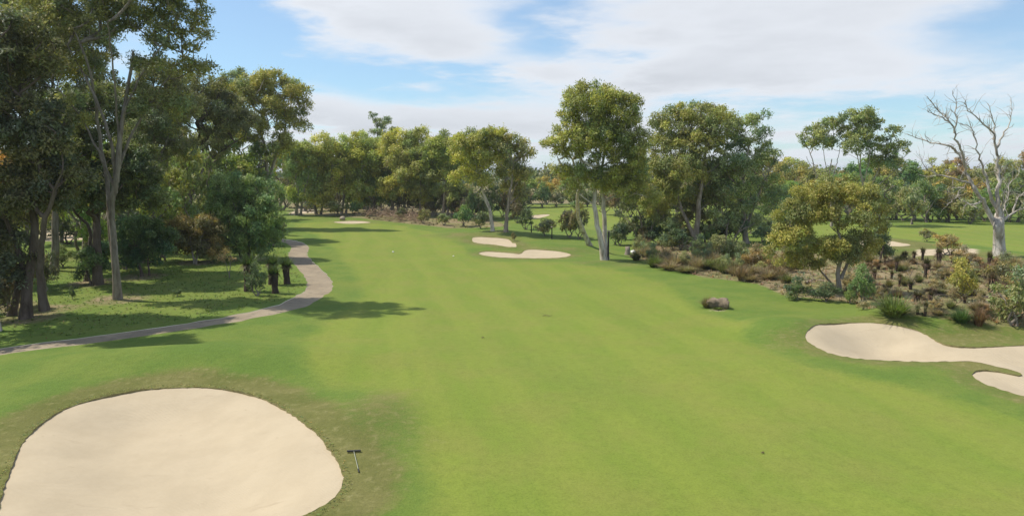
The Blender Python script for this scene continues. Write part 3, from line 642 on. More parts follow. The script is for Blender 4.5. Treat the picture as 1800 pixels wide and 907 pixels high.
px_tree('grey green eucalyptus with open branching and a stray right crown tuft', (1312, 428),
  [(.38, [(1312, 428), (1308, 390), (1304, 340), (1310, 290), (1320, 240)]), (.22, [(1312, 400), (1330, 350), (1348, 310), (1362, 285)])],
  [(1310, 212, 36, 16), (1340, 206, 18, 14), (1335, 245, 26, 20), (1290, 250, 34, 22), (1350, 285, 30, 20), (1300, 295, 40, 26), (1378, 300, 22, 18), (1392, 288, 10, 8), (1340, 330, 36, 24), (1290, 345, 40, 24), (1365, 340, 24, 20), (1255, 320, 34, 24), (1370, 365, 24, 18), (1330, 365, 30, 18), (1320, 270, 30, 18)],
  GREY, PALE, 45, dens=.6, keep=.86)
px_tree('dark many stemmed tree filling the gap right of the triple trunk', (1132, 430), [(.16, [(1132, 430), (1128, 395), (1120, 360), (1110, 320)]), (.14, [(1138, 430), (1148, 395), (1160, 360), (1168, 330)]), (.1, [(1128, 430), (1112, 400), (1100, 375)])],
  [(1110, 330, 30, 26), (1145, 345, 32, 26), (1105, 372, 28, 24), (1140, 385, 30, 20), (1170, 365, 26, 22), (1100, 402, 20, 16)], (.055, .062, .034), GREYB, 61, dens=.6)
px_tree('dark brown twiggy tree under the broad domed eucalyptus', (1240, 428), [(.14, [(1240, 428), (1236, 395), (1225, 365)]), (.12, [(1246, 428), (1256, 395), (1262, 360)])],
  [(1215, 362, 28, 20), (1255, 355, 28, 20), (1235, 380, 30, 16), (1200, 385, 18, 14)], (.070, .064, .036), GREYB, 62, dens=.55)
px_tree('low grey leaved tree below the open branched eucalyptus', (1275, 432), [(.18, [(1275, 432), (1278, 400), (1285, 375)]), (.14, [(1280, 432), (1300, 405), (1312, 380)])],
  [(1265, 378, 30, 20), (1295, 372, 28, 20), (1250, 398, 24, 18), (1285, 402, 32, 16), (1325, 385, 22, 18)], (.085, .105, .062), GREYB, 46, dens=.7)
px_tree('golden olive low spreading tree in front of the right scrub', (1476, 512),
  [(.20, [(1476, 512), (1474, 480), (1480, 440), (1470, 400), (1455, 370)]), (.13, [(1478, 490), (1500, 440), (1520, 410), (1535, 385)]), (.10, [(1470, 505), (1440, 460), (1410, 430), (1390, 400)])],
  [(1450, 340, 40, 24), (1500, 338, 38, 22), (1410, 355, 32, 26), (1535, 355, 26, 24), (1380, 385, 34, 28), (1440, 385, 46, 26), (1500, 385, 42, 26), (1400, 420, 36, 24), (1455, 430, 38, 24), (1365, 415, 20, 20), (1550, 385, 18, 22), (1400, 452, 30, 18), (1500, 425, 34, 22), (1430, 465, 28, 14), (1545, 415, 16, 20), (1470, 360, 40, 24), (1360, 440, 18, 18), (1480, 455, 34, 18), (1525, 440, 24, 18), (1380, 465, 26, 16)],
  (.098, .098, .033), PALE, 47, dens=.8, rc=.75, keep=.96)
px_tree('dark column shaped shrub against the right side of the golden tree', (1546, 462), [(.12, [(1546, 464), (1546, 430), (1546, 400)])],
  [(1546, 395, 20, 22), (1540, 425, 22, 24), (1552, 440, 18, 22)], (.045, .062, .034), BROWNB, 48, cat='shrub', name='shrub', rc=.65)
px_tree('umbrella crowned eucalyptus with thin bare branches behind the golden tree, left of two', (1462, 398),
  [(.22, [(1462, 398), (1460, 350), (1458, 310), (1462, 280)]), (.16, [(1464, 396), (1448, 330), (1436, 290), (1425, 262)]), (.1, [(1460, 330), (1470, 290), (1478, 255)]), (.09, [(1458, 320), (1450, 285), (1446, 255)]), (.08, [(1450, 335), (1430, 300), (1416, 275)])],
  [(1430, 240, 26, 17), (1460, 222, 30, 17), (1485, 234, 24, 17), (1450, 250, 28, 14), (1418, 256, 16, 10)], (.088, .100, .040), PALE, 49, dens=.6, rc=.9)
px_tree('umbrella crowned eucalyptus with thin bare branches behind the golden tree, right of two', (1522, 398),
  [(.24, [(1522, 398), (1520, 350), (1514, 310), (1512, 270)]), (.18, [(1526, 396), (1540, 340), (1552, 300), (1565, 270)]), (.1, [(1515, 320), (1508, 280), (1500, 240)]), (.1, [(1516, 325), (1528, 285), (1530, 245)]), (.09, [(1545, 325), (1572, 300), (1588, 275)])],
  [(1505, 208, 30, 18), (1527, 217, 24, 20), (1515, 242, 32, 20), (1572, 230, 20, 17), (1545, 256, 26, 18), (1577, 268, 24, 19), (1555, 287, 30, 16), (1500, 258, 24, 18)], (.084, .098, .042), PALE, 50, dens=.6, rc=.9)
px_tree('red brown crown leaning in at the right picture edge', (1830, 412), [(.4, [(1830, 412), (1830, 350), (1825, 300)])],
  [(1815, 275, 24, 18), (1800, 285, 16, 14), (1835, 290, 30, 30), (1815, 320, 22, 22)], (.10, .070, .045), GREYB, 51)

# --- dead tree: bare silver limbs
def dead_tree():
    b = ground(1756, 450); Y = b[1]; s = Y / F_PX; rg = np.random.default_rng(77); root = empty('dead_tree', b)
    def zq(p): return (1400 + p[0] / 3.0225, 150 + p[1] / 3.0225)
    LIMBS = [('trunk', .86, .48, [(1078, 905), (1076, 820), (1075, 740), (1078, 690)]),
      ('limb', .52, .06, [(1066, 760), (1030, 690), (985, 610), (940, 540), (905, 470), (880, 370), (840, 260), (812, 190), (720, 100), (700, 60)]),
      ('limb', .30, .05, [(878, 390), (850, 350), (790, 320), (700, 300), (590, 260)]),
      ('limb', .18, .04, [(838, 255), (852, 160), (845, 90), (830, 30)]),
      ('limb', .15, .04, [(815, 195), (740, 155), (690, 140)]),
      ('limb', .50, .06, [(1078, 700), (1068, 600), (1072, 440), (1060, 330), (1040, 250), (960, 180), (890, 100)]),
      ('limb', .24, .04, [(1062, 335), (1110, 240), (1140, 170), (1146, 110)]),
      ('limb', .20, .04, [(1046, 290), (1056, 220), (1030, 150), (1015, 90)]),
      ('limb', .36, .05, [(1070, 660), (1035, 600), (1000, 470), (960, 350), (930, 230), (860, 200)]),
      ('limb', .34, .05, [(1085, 730), (1130, 695), (1170, 670), (1240, 640)]),
      ('limb', .24, .04, [(985, 615), (930, 630), (880, 610), (860, 590)]),
      ('limb', .24, .04, [(925, 520), (840, 500), (750, 470), (690, 440), (655, 370)]),
      ('limb', .16, .03, [(905, 520), (860, 580), (800, 640)]),
      ('limb', .22, .04, [(1090, 700), (1110, 620), (1130, 540), (1180, 470)]),
      ('limb', .18, .04, [(1090, 690), (1100, 600), (1090, 500), (1120, 440)]),
      ('limb', .16, .03, [(1150, 680), (1180, 600), (1230, 560)])]
    for li, (nm, r0, r1, pl) in enumerate(LIMBS):
        dy = np.cumsum(np.r_[0, rg.normal(size=len(pl) - 1) * .55 + (rg.uniform(-.5, .5))])
        pts = np.array([at(*zq(p), Y + d) - b for p, d in zip(pl, dy)]); pts = resample(catmull(pts, 8, False), .45, False)
        if nm == 'trunk': pts[0][2] -= .3
        n = len(pts); t = np.linspace(0, 1, n)[:, None]
        if nm != 'trunk': pts = pts + rg.normal(size=pts.shape) * .07 * np.minimum(1, t * 6)
        r0 *= .62 if nm == 'limb' else .8; r1 *= .6 if nm == 'limb' else 1; rad = r0 + (r1 - r0) * np.linspace(0, 1, n) ** .6
        ch = [(pts, rad)]
        if nm == 'trunk': ch[0][1][:2] *= (1.2, 1.08)
        else:
            for _ in range(int(n * 1.5)):
                j = rg.integers(n // 4, n); p = pts[j].copy(); d = pts[min(j + 1, n - 1)] - pts[max(j - 1, 0)]; d /= np.linalg.norm(d) + 1e-6
                d = d * .6 + rg.normal(size=3) * .65; d[2] += .35; L_ = rg.uniform(.5, 1.9); q = [p]
                for k in range(4):
                    d = d / np.linalg.norm(d) + rg.normal(size=3) * .28; q.append(q[-1] + d * L_ / 4)
                ch.append((np.array(q), np.linspace(min(.034, rad[j] * .6), .010, 5)))
        v, f = tubes(ch, 12 if nm == 'trunk' else 6); o = mesh_obj(nm, v, f, M_BARK, root, True); o.color = (.68, .65, .61, 1)
    tag(root, 'leafless silver dead tree with forked bare limbs on the right', 'dead tree')
dead_tree()

# ------------------------------------------------------------------ prototypes for repeated plants (unit size: height about 1, base at origin)
def blades(n, rg, base_r, length, spread, width, seg=3, up=.6, z0=0.0, droop=.7):
    a = rg.uniform(0, 2 * math.pi, n); r = base_r * np.sqrt(rg.random(n)); p = np.stack([r * np.cos(a), r * np.sin(a), np.full(n, z0)], 1)
    a2 = a + rg.normal(size=n) * .5; out = np.stack([np.cos(a2), np.sin(a2), np.zeros(n)], 1); sd_ = np.stack([-np.sin(a2), np.cos(a2), np.zeros(n)], 1)
    k = spread * rg.random(n) ** .6; L_ = length * rg.uniform(.6, 1.1, n); w = width * rg.uniform(.7, 1.3, n); cols = []
    for j in range(seg + 1):
        t = j / seg; q = p + out * (L_ * t * k * (.55 + .65 * t))[:, None]; q[:, 2] += L_ * (t * (up + (1 - k) * (1 - up)) - droop * k * t * t * .55)
        hw = (w * (1 - t * .92))[:, None] * .5; cols.append(np.stack([q - sd_ * hw, q + sd_ * hw], 1))
    V = np.stack(cols, 1).reshape(n, -1, 3); m_ = V.shape[1]
    f = np.array([(2 * j, 2 * j + 1, 2 * j + 3, 2 * j + 2) for j in range(seg)])
    F = (f[None] + (np.arange(n) * m_)[:, None, None]).reshape(-1, 4)
    t = np.repeat(rg.uniform(.6, 1.35, (n, 1)) * (1 + rg.normal(size=(n, 3)) * (.08, .05, .08)), m_, 0)
    return V.reshape(-1, 3), F, np.clip(t, .2, 2)
tuss_mesh = []
for k in range(5):
    rg = np.random.default_rng(200 + k); v, f, t = blades(420, rg, .26, 1.1, .95, .055, 4, .75)
    o = mesh_obj('grass_tussock', v, f, M_LEAF, tint=t); tuss_mesh.append(o.data); bpy.data.objects.remove(o)
def tussock(px, py, hpx, wpx, col, label, group=None, cat='tussock'):
    g = ground(px, py); s = g[1] / F_PX; o = bpy.data.objects.new('grass_tussock', random.choice(tuss_mesh)); COL.objects.link(o)
    o.location = (g[0], g[1], g[2] - .03); h, w = hpx * s, wpx * s * .62; o.scale = (w, w, h); o.rotation_euler = (0, 0, random.uniform(0, 6.28)); o.color = (*col, 1)
    return tag(o, label, cat, group)

def gt_proto(seed, skirt_len, tuft_n):
    rg = np.random.default_rng(seed); n = 9; z = np.linspace(-.05, .72, n); lean = rg.uniform(-.08, .08, 2)
    pts = np.stack([lean[0] * z + rg.normal(size=n) * .01, lean[1] * z, z], 1); v, f = tubes([(pts, np.array([.2, .21, .19, .18, .185, .19, .2, .21, .12]) * rg.uniform(.85, 1.15))], 9)
    st = mesh_obj('stem', v + rg.normal(size=v.shape) * .008, f, M_BARK, None, False)
    v, f, t = blades(170, rg, .19, skirt_len, 1.0, .075, 3, .15, .72, 1.7); sk = mesh_obj('skirt', v, f, M_LEAF, tint=t)
    v, f, t = blades(tuft_n, rg, .17, .55, .95, .06, 3, .6, .68, .35); tu = mesh_obj('tuft', v, f, M_LEAF, tint=t)
    d = (st.data, sk.data, tu.data)
    for o in (st, sk, tu): bpy.data.objects.remove(o)
    return d
GT = [gt_proto(300, .5, 130), gt_proto(301, .38, 90), gt_proto(302, .62, 110), gt_proto(303, .3, 160)]
def grass_tree(px, py, hpx, wpx, label, group, tuftc, skirtc=(.14, .095, .05), kind=None):
    g = ground(px, py); s = g[1] / F_PX; root = empty('grass_tree', (g[0], g[1], g[2])); h, w = hpx * s * 1.15, wpx * s * 1.45
    root.scale = (w, w, h); root.rotation_euler = (random.uniform(-.06, .06), random.uniform(-.06, .06), random.uniform(0, 6.28))
    d = GT[random.randrange(4) if kind is None else kind]
    for nm, me, c in (('stem', d[0], (.045, .034, .028)), ('skirt', d[1], skirtc), ('tuft', d[2], tuftc)):
        o = bpy.data.objects.new(nm, me); COL.objects.link(o); o.parent = root; o.color = (*c, 1)
    return tag(root, label, 'grass tree', group)

ORD = ['first', 'second', 'third', 'fourth', 'fifth', 'sixth', 'seventh', 'eighth', 'ninth', 'tenth', 'eleventh', 'twelfth', 'thirteenth', 'fourteenth', 'fifteenth', 'sixteenth', 'seventeenth', 'eighteenth', 'nineteenth', 'twentieth']
def ordn(i):
    if i < 20: return ORD[i]
    return {2: 'twenty', 3: 'thirty', 4: 'forty', 5: 'fifty'}[(i + 1) // 10] + '-' + ORD[(i + 1) % 10 - 1] if (i + 1) % 10 else {3: 'thirtieth', 4: 'fortieth', 5: 'fiftieth', 6: 'sixtieth'}[(i + 1) // 10]

# shrubs
def shrub_proto(seed, leaf=.11, kind=0):
    rg = np.random.default_rng(seed); pf = []
    for k in range(6):
        a = k * 1.05 + rg.uniform(-.3, .3); pf.append(((.30 * math.cos(a), .30 * math.sin(a), rg.uniform(.25, .62)), (.24, .24, .25)))
    pf += [((0, 0, .72), (.26, .26, .24)), ((rg.uniform(-.1, .1), rg.uniform(-.1, .1), .45), (.34, .34, .3))]
    st = [(.028, [(0, 0, -.03), (.02, .01, .2), (-.03, .03, .5)]), (.022, [(.04, 0, -.03), (.12, .06, .2), (.2, .1, .4)]), (.02, [(-.03, .02, -.03), (-.12, -.05, .2), (-.2, -.12, .38)])]
    r = build_tree('shrub', (0, 0, 0), st, pf, (.1, .1, .1), GREYB, seed, rc=.17, leaf=leaf, keep=1, dens=.62, limb_split=False, droop=.2 if kind == 0 else -.5, crown_name='foliage')
    d = [(c.name.split('.')[0], c.data) for c in r.children]
    for c in list(r.children): bpy.data.objects.remove(c)
    bpy.data.objects.remove(r); 
    return d
SHR = [shrub_proto(400 + k, .085 if k < 3 else .12, k % 2) for k in range(6)]
def shrub(px, py, hpx, wpx, col, label, group=None, cat='shrub', kind=None, stemc=GREYB, name='shrub'):
    g = ground(px, py); s = g[1] / F_PX; root = empty(name, (g[0], g[1], g[2] - .02)); w = wpx * s * .92
    root.scale = (w, w * random.uniform(.85, 1.1), hpx * s * 1.05); root.rotation_euler = (0, 0, random.uniform(0, 6.28))
    first = True
    for nm, me in SHR[(random.randrange(3) if g[1] < 90 else random.randrange(3, 6)) if kind is None else kind]:
        nm = 'foliage' if nm == 'foliage' else 'stem'
        o = bpy.data.objects.new(nm, me); COL.objects.link(o); o.parent = root; o.color = (*([q * k_ for q, k_ in zip(col, FBV)] if nm == 'foliage' else stemc), 1)
    return tag(root, label, cat, group)

# background trees, 6 shapes about 1 unit high
def bg_proto(seed, flatc):
    rg = np.random.default_rng(seed); pf = []
    for k in range(7):
        a = k * .9 + rg.uniform(-.3, .3); r = rg.uniform(.16, .32); pf.append(((r * math.cos(a), r * math.sin(a), rg.uniform(.48, .80)), (.17, .17, .13)))
    pf += [((0, 0, .86), (.2, .2, .13)), ((.05, 0, .62), (.26, .26, .2))]
    if not flatc: pf += [((rg.uniform(-.2, .2), rg.uniform(-.2, .2), z), (.2, .2, .16)) for z in (.22, .35, .42)]
    st = [(.026, [(0, 0, -.02), (.02, 0, .25), (-.02, .02, .5), (0, 0, .75)]), (.018, [(.02, 0, -.02), (.08, .03, .25), (.16, .08, .55)])]
    r = build_tree('tree', (0, 0, 0), st, pf, (.1, .1, .1), GREYB, seed, rc=.12, leaf=.06, dens=.60, limb_split=False)
    d = [(c.name.split('.')[0], c.data) for c in r.children]
    for c in list(r.children): bpy.data.objects.remove(c)
    bpy.data.objects.remove(r); return d
BG = [bg_proto(500 + k, k % 2 == 0) for k in range(6)]
def bg_tree(px, Y, hm, wm, col, label, group, bark=GREYB):
    x = (px - 900) / F_PX * Y * 1.0; z = float(height(x, Y)); root = empty('tree', (x, Y, z)); root.scale = (wm, wm * random.uniform(.9, 1.1), hm); root.rotation_euler = (0, 0, random.uniform(0, 6.28))
    for nm, me in random.choice(BG):
        o = bpy.data.objects.new(nm, me); COL.objects.link(o); o.parent = root; o.color = (*([q * k_ for q, k_ in zip(col, FBV)] if nm == 'crown' else bark), 1)
    return tag(root, label, 'tree', group)
random.seed(21)
PAL = [(.085, .100, .034), (.120, .105, .032), (.060, .085, .034), (.095, .085, .036), (.070, .095, .030), (.100, .115, .045)]
PALN = ['olive', 'golden brown', 'deep green', 'brown', 'fresh green', 'grey green']
BUSHQ = []
def bg_row(spec, where, group):
    spec = sorted(spec)
    for i, (px, Y, h, w) in enumerate(spec):
        c = random.randrange(6); bg_tree(px, Y, h, w, tuple(v * random.uniform(.85, 1.1) for v in PAL[c]), f'{PALN[c]} tree {where}, {ordn(i)} from the left', group)
R_ = random.uniform
bg_row([(1392 + i * 27 + R_(-8, 8), R_(137, 152), R_(6.5, 9.5), R_(8, 11)) for i in range(19)], 'in the front row beyond the right lawn', 'front row of trees beyond the right lawn')
bg_row([(1380 + i * 37 + R_(-12, 12), R_(170, 205), R_(11.5, 14.5), R_(12, 15)) for i in range(15)], 'in the back row beyond the right lawn', 'back row of trees beyond the right lawn')
bg_row([(912 + i * 24 + R_(-6, 6), R_(205, 225), R_(8, 10.5), R_(9, 12)) for i in range(8)], 'at the end of the second lawn', 'trees at the end of the second lawn')
bg_row([(1110 + i * 38 + R_(-10, 10), R_(172, 200), R_(13, 17), R_(12, 15)) for i in range(8)], 'far behind the domed eucalypts', 'trees far behind the domed eucalypts')
bg_row([(500 + i * 42 + R_(-10, 10), R_(174, 200), R_(16, 19.5), R_(13, 16)) for i in range(10)], 'behind the row closing the fairway', 'trees behind the row closing the fairway')
bg_row([(-190 + i * 31 + R_(-10, 10), R_(108, 150), R_(13, 18), R_(11, 14)) for i in range(22)], 'deep in the left wood', 'trees deep in the left wood')
bg_row([(-190 + i * 48 + R_(-12, 12), R_(74, 98), R_(11, 15), R_(8, 11)) for i in range(12)], 'in the middle of the left wood', 'trees in the middle of the left wood')

BGB = [(1560 + i * 24 + R_(-7, 7), R_(386, 395), R_(48, 80), R_(46, 72)) for i in range(15)]
for i, (px, py, h, w) in enumerate(sorted(BGB)):
    c = random.choice([(.075, .105, .034), (.062, .080, .036), (.110, .115, .055), (.095, .085, .04), (.06, .10, .03)])
    BUSHQ.append((px, py, h, w, c, f'rounded bush along the back of the right lawn, {ordn(i)} from the left', 'bushes along the back of the right lawn'))
BGC = [(800 + i * 17 + R_(-5, 5), R_(381, 388), R_(40, 70), R_(34, 50)) for i in range(8)]
for i, (px, py, h, w) in enumerate(sorted(BGC)):
    BUSHQ.append((px, py, h, w, random.choice([(.05, .05, .03), (.065, .055, .034), (.05, .062, .03)]), f'dark tall bush behind the two middle eucalypts, {ordn(i)} from the left', 'dark bushes behind the two middle eucalypts'))
BGD = [(905 + i * 26 + R_(-8, 8), R_(362, 367) if i < 6 else R_(376, 384), R_(28, 48) if i < 6 else R_(46, 74), R_(36, 56)) for i in range(26)]
for i, (px, py, h, w) in enumerate(sorted(BGD)):
    BUSHQ.append((px, py, h, w, random.choice([(.075, .075, .04), (.085, .065, .04), (.06, .08, .036), (.09, .1, .045)]), f'thick bush closing the second lawn, {ordn(i)} from the left', 'thick bushes closing the second lawn'))
for a_ in BUSHQ: shrub(*a_)

bg_row([(-330, 50, 20, 16), (-240, 60, 20, 15), (-420, 66, 20, 15), (-150, 66, 19, 13), (-230, 44, 19, 14)], 'added beyond the left edge to shade the wood', 'unseen trees added to shade the left wood')  # unseen trees added outside the frame to cast shadow into the left wood

# far woodland that reads as one mass
rg = np.random.default_rng(600); c_, r_ = [], []
for k in range(620):
    a = rg.uniform(-.95, .95); d = rg.uniform(260, 620); c_.append((d * math.sin(a), d * math.cos(a), rg.uniform(2.5, 7.5))); q = rg.uniform(4, 7.5); r_.append((q, q, rg.uniform(2.5, 4.5)))
v, f, t = leaf_cloud(np.array(c_), np.array(r_), np.full(620, 110), 1.7, rg, .2, .5, np.array(((1, 1, 1), (1.25, 1.1, .8), (.75, .95, 1)))[rg.integers(0, 3, 620)], .55)
o = mesh_obj('distant_woodland', v, f, M_LEAF, tint=t); o.color = (.14, .165, .07, 1); o['kind'] = 'stuff'; o['label'] = 'distant woodland along the horizon'; o['category'] = 'woodland'

# ------------------------------------------------------------------ shrubs one by one
random.seed(5)
DG, MG, BR, YG, GG = (.040, .056, .028), (.066, .092, .034), (.105, .080, .040), (.115, .115, .034), (.080, .098, .058)
for (px, py, h, w, c, lab) in [
  (1515, 534, 72, 62, (.062, .092, .038), 'rounded green bush beside the biggest green tussock'),
  (1690, 530, 78, 66, (.125, .120, .034), 'yellow green bush in the middle of the right scrub'),
  (1782, 572, 110, 110, (.070, .082, .040), 'large dark grey bush at the lower right edge'),
  (1765, 500, 60, 60, (.090, .085, .045), 'brown grey bush above the large dark edge bush'),
  (1662, 448, 46, 52, (.120, .095, .045), 'brown leaved bush before the far right bunker face'),
  (1690, 465, 36, 44, (.120, .100, .060), 'pale dry bush beside the dead tree'),
  (1628, 425, 24, 28, (.090, .085, .045), 'small round bush on the edge of the right lawn'),
  (1400, 527, 44, 56, DG, 'dark blue green bush under the golden tree, left one'),
  (1452, 530, 36, 60, DG, 'low dark bush at the foot of the golden tree'),
  (1494, 533, 34, 30, MG, 'small green bush right of the golden tree trunk'),
  (1330, 472, 46, 58, BR, 'rust brown bush left of the golden tree'),
  (1380, 478, 50, 50, (.085, .07, .04), 'dull brown bush under the golden tree canopy'),
  (1285, 462, 44, 50, (.075, .085, .04), 'grey olive bush behind the tan tussock row'),
  (1228, 450, 40, 36, DG, 'dark bush below the broad domed eucalyptus'),
  (1195, 440, 44, 50, DG, 'black green bush right of the grey stump'),
  (1150, 430, 40, 60, DG, 'dark thicket between the triple trunk and the domed eucalyptus'),
  (1090, 432, 46, 40, (.045, .058, .03), 'shaded bush just right of the triple trunk'),
  (1252, 432, 30, 40, MG, 'green bush under the low grey leaved tree'),
  (1340, 425, 34, 46, GG, 'grey bush behind the rust brown bush'),
  (1000, 418, 56, 56, (.105, .092, .055), 'dry brown flax like clump left of the triple trunk'),
  (958, 415, 34, 44, (.105, .098, .055), 'low tan clump by the dark post'),
  (1018, 421, 66, 40, (.085, .08, .04), 'tall olive clump behind the triple trunk'),
  (1012, 366, 14, 34, MG, 'low hedge plant at the end of the second lawn'),
  (903, 424, 18, 14, (.075, .07, .03), 'tiny bush growing on the end of the small middle bunker'),
  (780, 396, 24, 36, (.085, .100, .045), 'light green bush left of the leaning eucalyptus'),
  (815, 398, 38, 46, (.060, .090, .034), 'round green bush left of the leaning eucalyptus trunk'),
  (845, 402, 34, 40, (.06, .066, .03), 'dark bush directly behind the leaning trunk'),
  (925, 404, 44, 40, (.038, .05, .03), 'black green bush right of the straight pale trunk'),
  (910, 392, 40, 34, (.05, .045, .028), 'brown shaded bush behind the straight pale trunk'),
  (590, 380, 30, 44, (.090, .092, .04), 'olive bush on the bank behind the far bunker'),
  (625, 378, 26, 34, MG, 'green bush on the bank behind the far bunker'),
  (548, 372, 20, 44, (.095, .1, .05), 'low grey green mat on the sandy mound'),
  (745, 394, 30, 30, (.075, .075, .035), 'small bush at the right end of the brush bank'),
  (705, 388, 26, 26, (.06, .06, .03), 'dark little bush inside the brush bank'),
  (127, 526, 24, 15, DG, 'short black bush alone on the shaded lawn'),
  (312, 521, 16, 22, DG, 'little dark bush on the shaded lawn below the russet bush'),
  (452, 520, 62, 52, (.045, .062, .030), 'dark shrub beside the grass trees by the cart path'),
  (20, 545, 130, 100, (.055, .047, .030), 'dark brown bush at the foot of the far left tree'),
  (80, 515, 92, 66, (.05, .05, .030), 'dusky bush between the far left trunks'),
  (222, 474, 96, 76, DEEP, 'black green shrub behind the tallest eucalyptus trunk'),
  (288, 458, 84, 70, DEEP, 'dark shrub left of the russet olive bush'),
  (110, 470, 40, 50, (.06, .075, .03), 'green bush on the sunny clearing in the left wood'),
  (-25, 570, 110, 90, (.055, .05, .03), 'dark bush cut by the left picture edge beside the white trunk'), (175, 470, 80, 60, (.045, .05, .03), 'dark shrub filling the space behind the twin trunks'),
  (272, 350, 22, 44, (.115, .13, .035), 'sunlit mound of green behind the low leaning limb')]:
    shrub(px, py, h, w, c, lab)
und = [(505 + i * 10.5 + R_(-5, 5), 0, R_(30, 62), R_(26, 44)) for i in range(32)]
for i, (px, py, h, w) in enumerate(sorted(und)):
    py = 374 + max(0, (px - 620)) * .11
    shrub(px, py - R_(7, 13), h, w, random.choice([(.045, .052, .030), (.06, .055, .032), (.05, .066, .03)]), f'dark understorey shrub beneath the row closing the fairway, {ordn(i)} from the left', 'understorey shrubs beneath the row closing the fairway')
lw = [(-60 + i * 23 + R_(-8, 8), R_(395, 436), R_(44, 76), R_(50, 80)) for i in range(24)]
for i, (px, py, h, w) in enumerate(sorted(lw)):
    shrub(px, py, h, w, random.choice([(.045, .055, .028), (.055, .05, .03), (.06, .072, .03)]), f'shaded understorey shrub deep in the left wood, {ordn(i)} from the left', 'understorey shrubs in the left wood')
rw = [(1080 + i * 19 + R_(-8, 8), R_(410, 434), R_(32, 58), R_(36, 56)) for i in range(17)]
for i, (px, py, h, w) in enumerate(sorted(rw)):
    shrub(px, py, h, w, random.choice([(.045, .058, .03), (.075, .085, .04), (.085, .075, .04)]), f'scrubby bush behind the tan tussock row, {ordn(i)} from the left', 'scrubby bushes behind the tussock row')

# ------------------------------------------------------------------ tussocks and grass trees of the right scrub
random.seed(9)
TAN, TAN2, GRN, RED = (.30, .235, .115), (.235, .165, .085), (.150, .185, .050), (.20, .125, .065)
for (px, py, h, w, c, lab) in [(1571, 556, 46, 78, (.165, .215, .058), 'biggest bright green tussock at the scrub edge above the right bunker'),
  (1690, 566, 30, 46, (.105, .175, .055), 'small bright green tussock right of the biggest one'), (1278, 462, 36, 44, (.170, .185, .045), 'upright yellow green tussock behind the tan row'),
  (1150, 470, 26, 36, GRN, 'green tussock at the left end of the tan row'), (1118, 458, 22, 26, (.18, .175, .06), 'short olive tussock next to the white stone'),
  (1720, 572, 40, 30, (.24, .14, .08), 'reddish dry tussock left of the large dark edge bush'), (1242, 541, 25, 26, (.25, .20, .09), 'dry tussock growing against the left end of the hollow log'), (1262, 544, 7, 22, (.17, .21, .06), 'low green tuft in front of the hollow log'), (1276, 541, 8, 16, (.16, .18, .06), 'low green tuft at the right end of the hollow log')]:
    tussock(px, py, h, w, c, lab)
row = []
for i in range(20):
    t = i / 19; px = 1165 + t * 205 + R_(-4, 4); py = 476 + (px - 1165) * .118 + R_(-14, 1); row.append((px, py, R_(12, 32), R_(26, 46)))
for i, (px, py, h, w) in enumerate(sorted(row)):
    tussock(px, py, h, w, random.choice([(.34, .26, .15), (.26, .18, .10), (.30, .24, .12), (.25, .19, .11), (.19, .20, .07), (.27, .24, .11), (.20, .22, .08)]), f'dry tan tussock in the row along the right fairway edge, {ordn(i)} from the left', 'dry tussocks along the right fairway edge')
mixq = [(R_(1120, 1400), 0, 0, 0) for _ in range(48)]
mixq = sorted([(px, 455 + (px - 1130) * .17 - R_(-2, 34), R_(20, 42), R_(26, 46)) for px, *_ in mixq])
for i, (px, py, h, w) in enumerate(mixq):
    if i % 2 == 0: shrub(px, py, h * .9, w, random.choice([(.085, .100, .052), (.092, .098, .05), (.072, .088, .045), (.115, .118, .05), (.085, .095, .045)]), f'low mixed shrub in the bed behind the fairway edge, {ordn(i // 2)} from the left', 'low shrubs in the bed behind the fairway edge')
    else: tussock(px, py, h * .72, w * .95, random.choice([(.19, .20, .07), (.32, .25, .14), (.27, .20, .11), (.15, .18, .06), (.34, .28, .16)]), f'mixed straw and green tussock in the bed behind the fairway edge, {ordn(i // 2)} from the left', 'mixed tussocks in the bed behind the fairway edge')
sq = []
for _ in range(58):
    px = R_(1490, 1800); sq.append((px, R_(452, 546) + (px - 1530) * .06, R_(10, 24), R_(18, 34)))
for i, (px, py, h, w) in enumerate(sorted(sq)):
    tussock(px, py, h, w, random.choice([(.38, .30, .18), (.30, .22, .13), (.24, .21, .09), (.20, .21, .08), (.27, .17, .10), (.18, .12, .07)]), f'low dry clump between the grass tree stumps, {ordn(i)} from the left', 'low dry clumps between the grass tree stumps')
sq = []
for _ in range(34):
    px = R_(1490, 1800); sq.append((px, R_(452, 545) + (px - 1530) * .06, R_(16, 30), R_(24, 38)))
for i, (px, py, h, w) in enumerate(sorted(sq)):
    shrub(px, py, h, w, random.choice([(.10, .085, .05), (.115, .10, .06), (.09, .095, .045), (.12, .085, .05)]), f'small twiggy shrub between the grass tree stumps, {ordn(i)} from the left', 'small twiggy shrubs between the grass tree stumps')
def z8(p): return (1500 + p[0] / 5.67, 420 + p[1] / 5.67)
gts = [(315, 260, 75, 36), (425, 330, 110, 45), (510, 232, 85, 70), (685, 215, 100, 50), (850, 280, 145, 70), (990, 235, 95, 60), (460, 470, 100, 40), (715, 388, 155, 62), (880, 503, 115, 42), (300, 530, 60, 40), (570, 505, 65, 60), (630, 645, 95, 100), (770, 632, 85, 55), (715, 768, 115, 50), (1350, 312, 140, 55), (1210, 302, 48, 26), (1255, 307, 45, 26), (1295, 312, 45, 28), (1445, 332, 85, 36), (1490, 292, 62, 40), (1610, 312, 45, 40), (1310, 402, 75, 55), (1375, 525, 140, 100), (1270, 752, 85, 50), (600, 200, 60, 45), (380, 400, 60, 45), (250, 300, 70, 50), (940, 430, 70, 45), (640, 750, 70, 50), (1110, 640, 60, 50), (1190, 560, 60, 45), (210, 400, 70, 50), (1520, 380, 70, 50)]
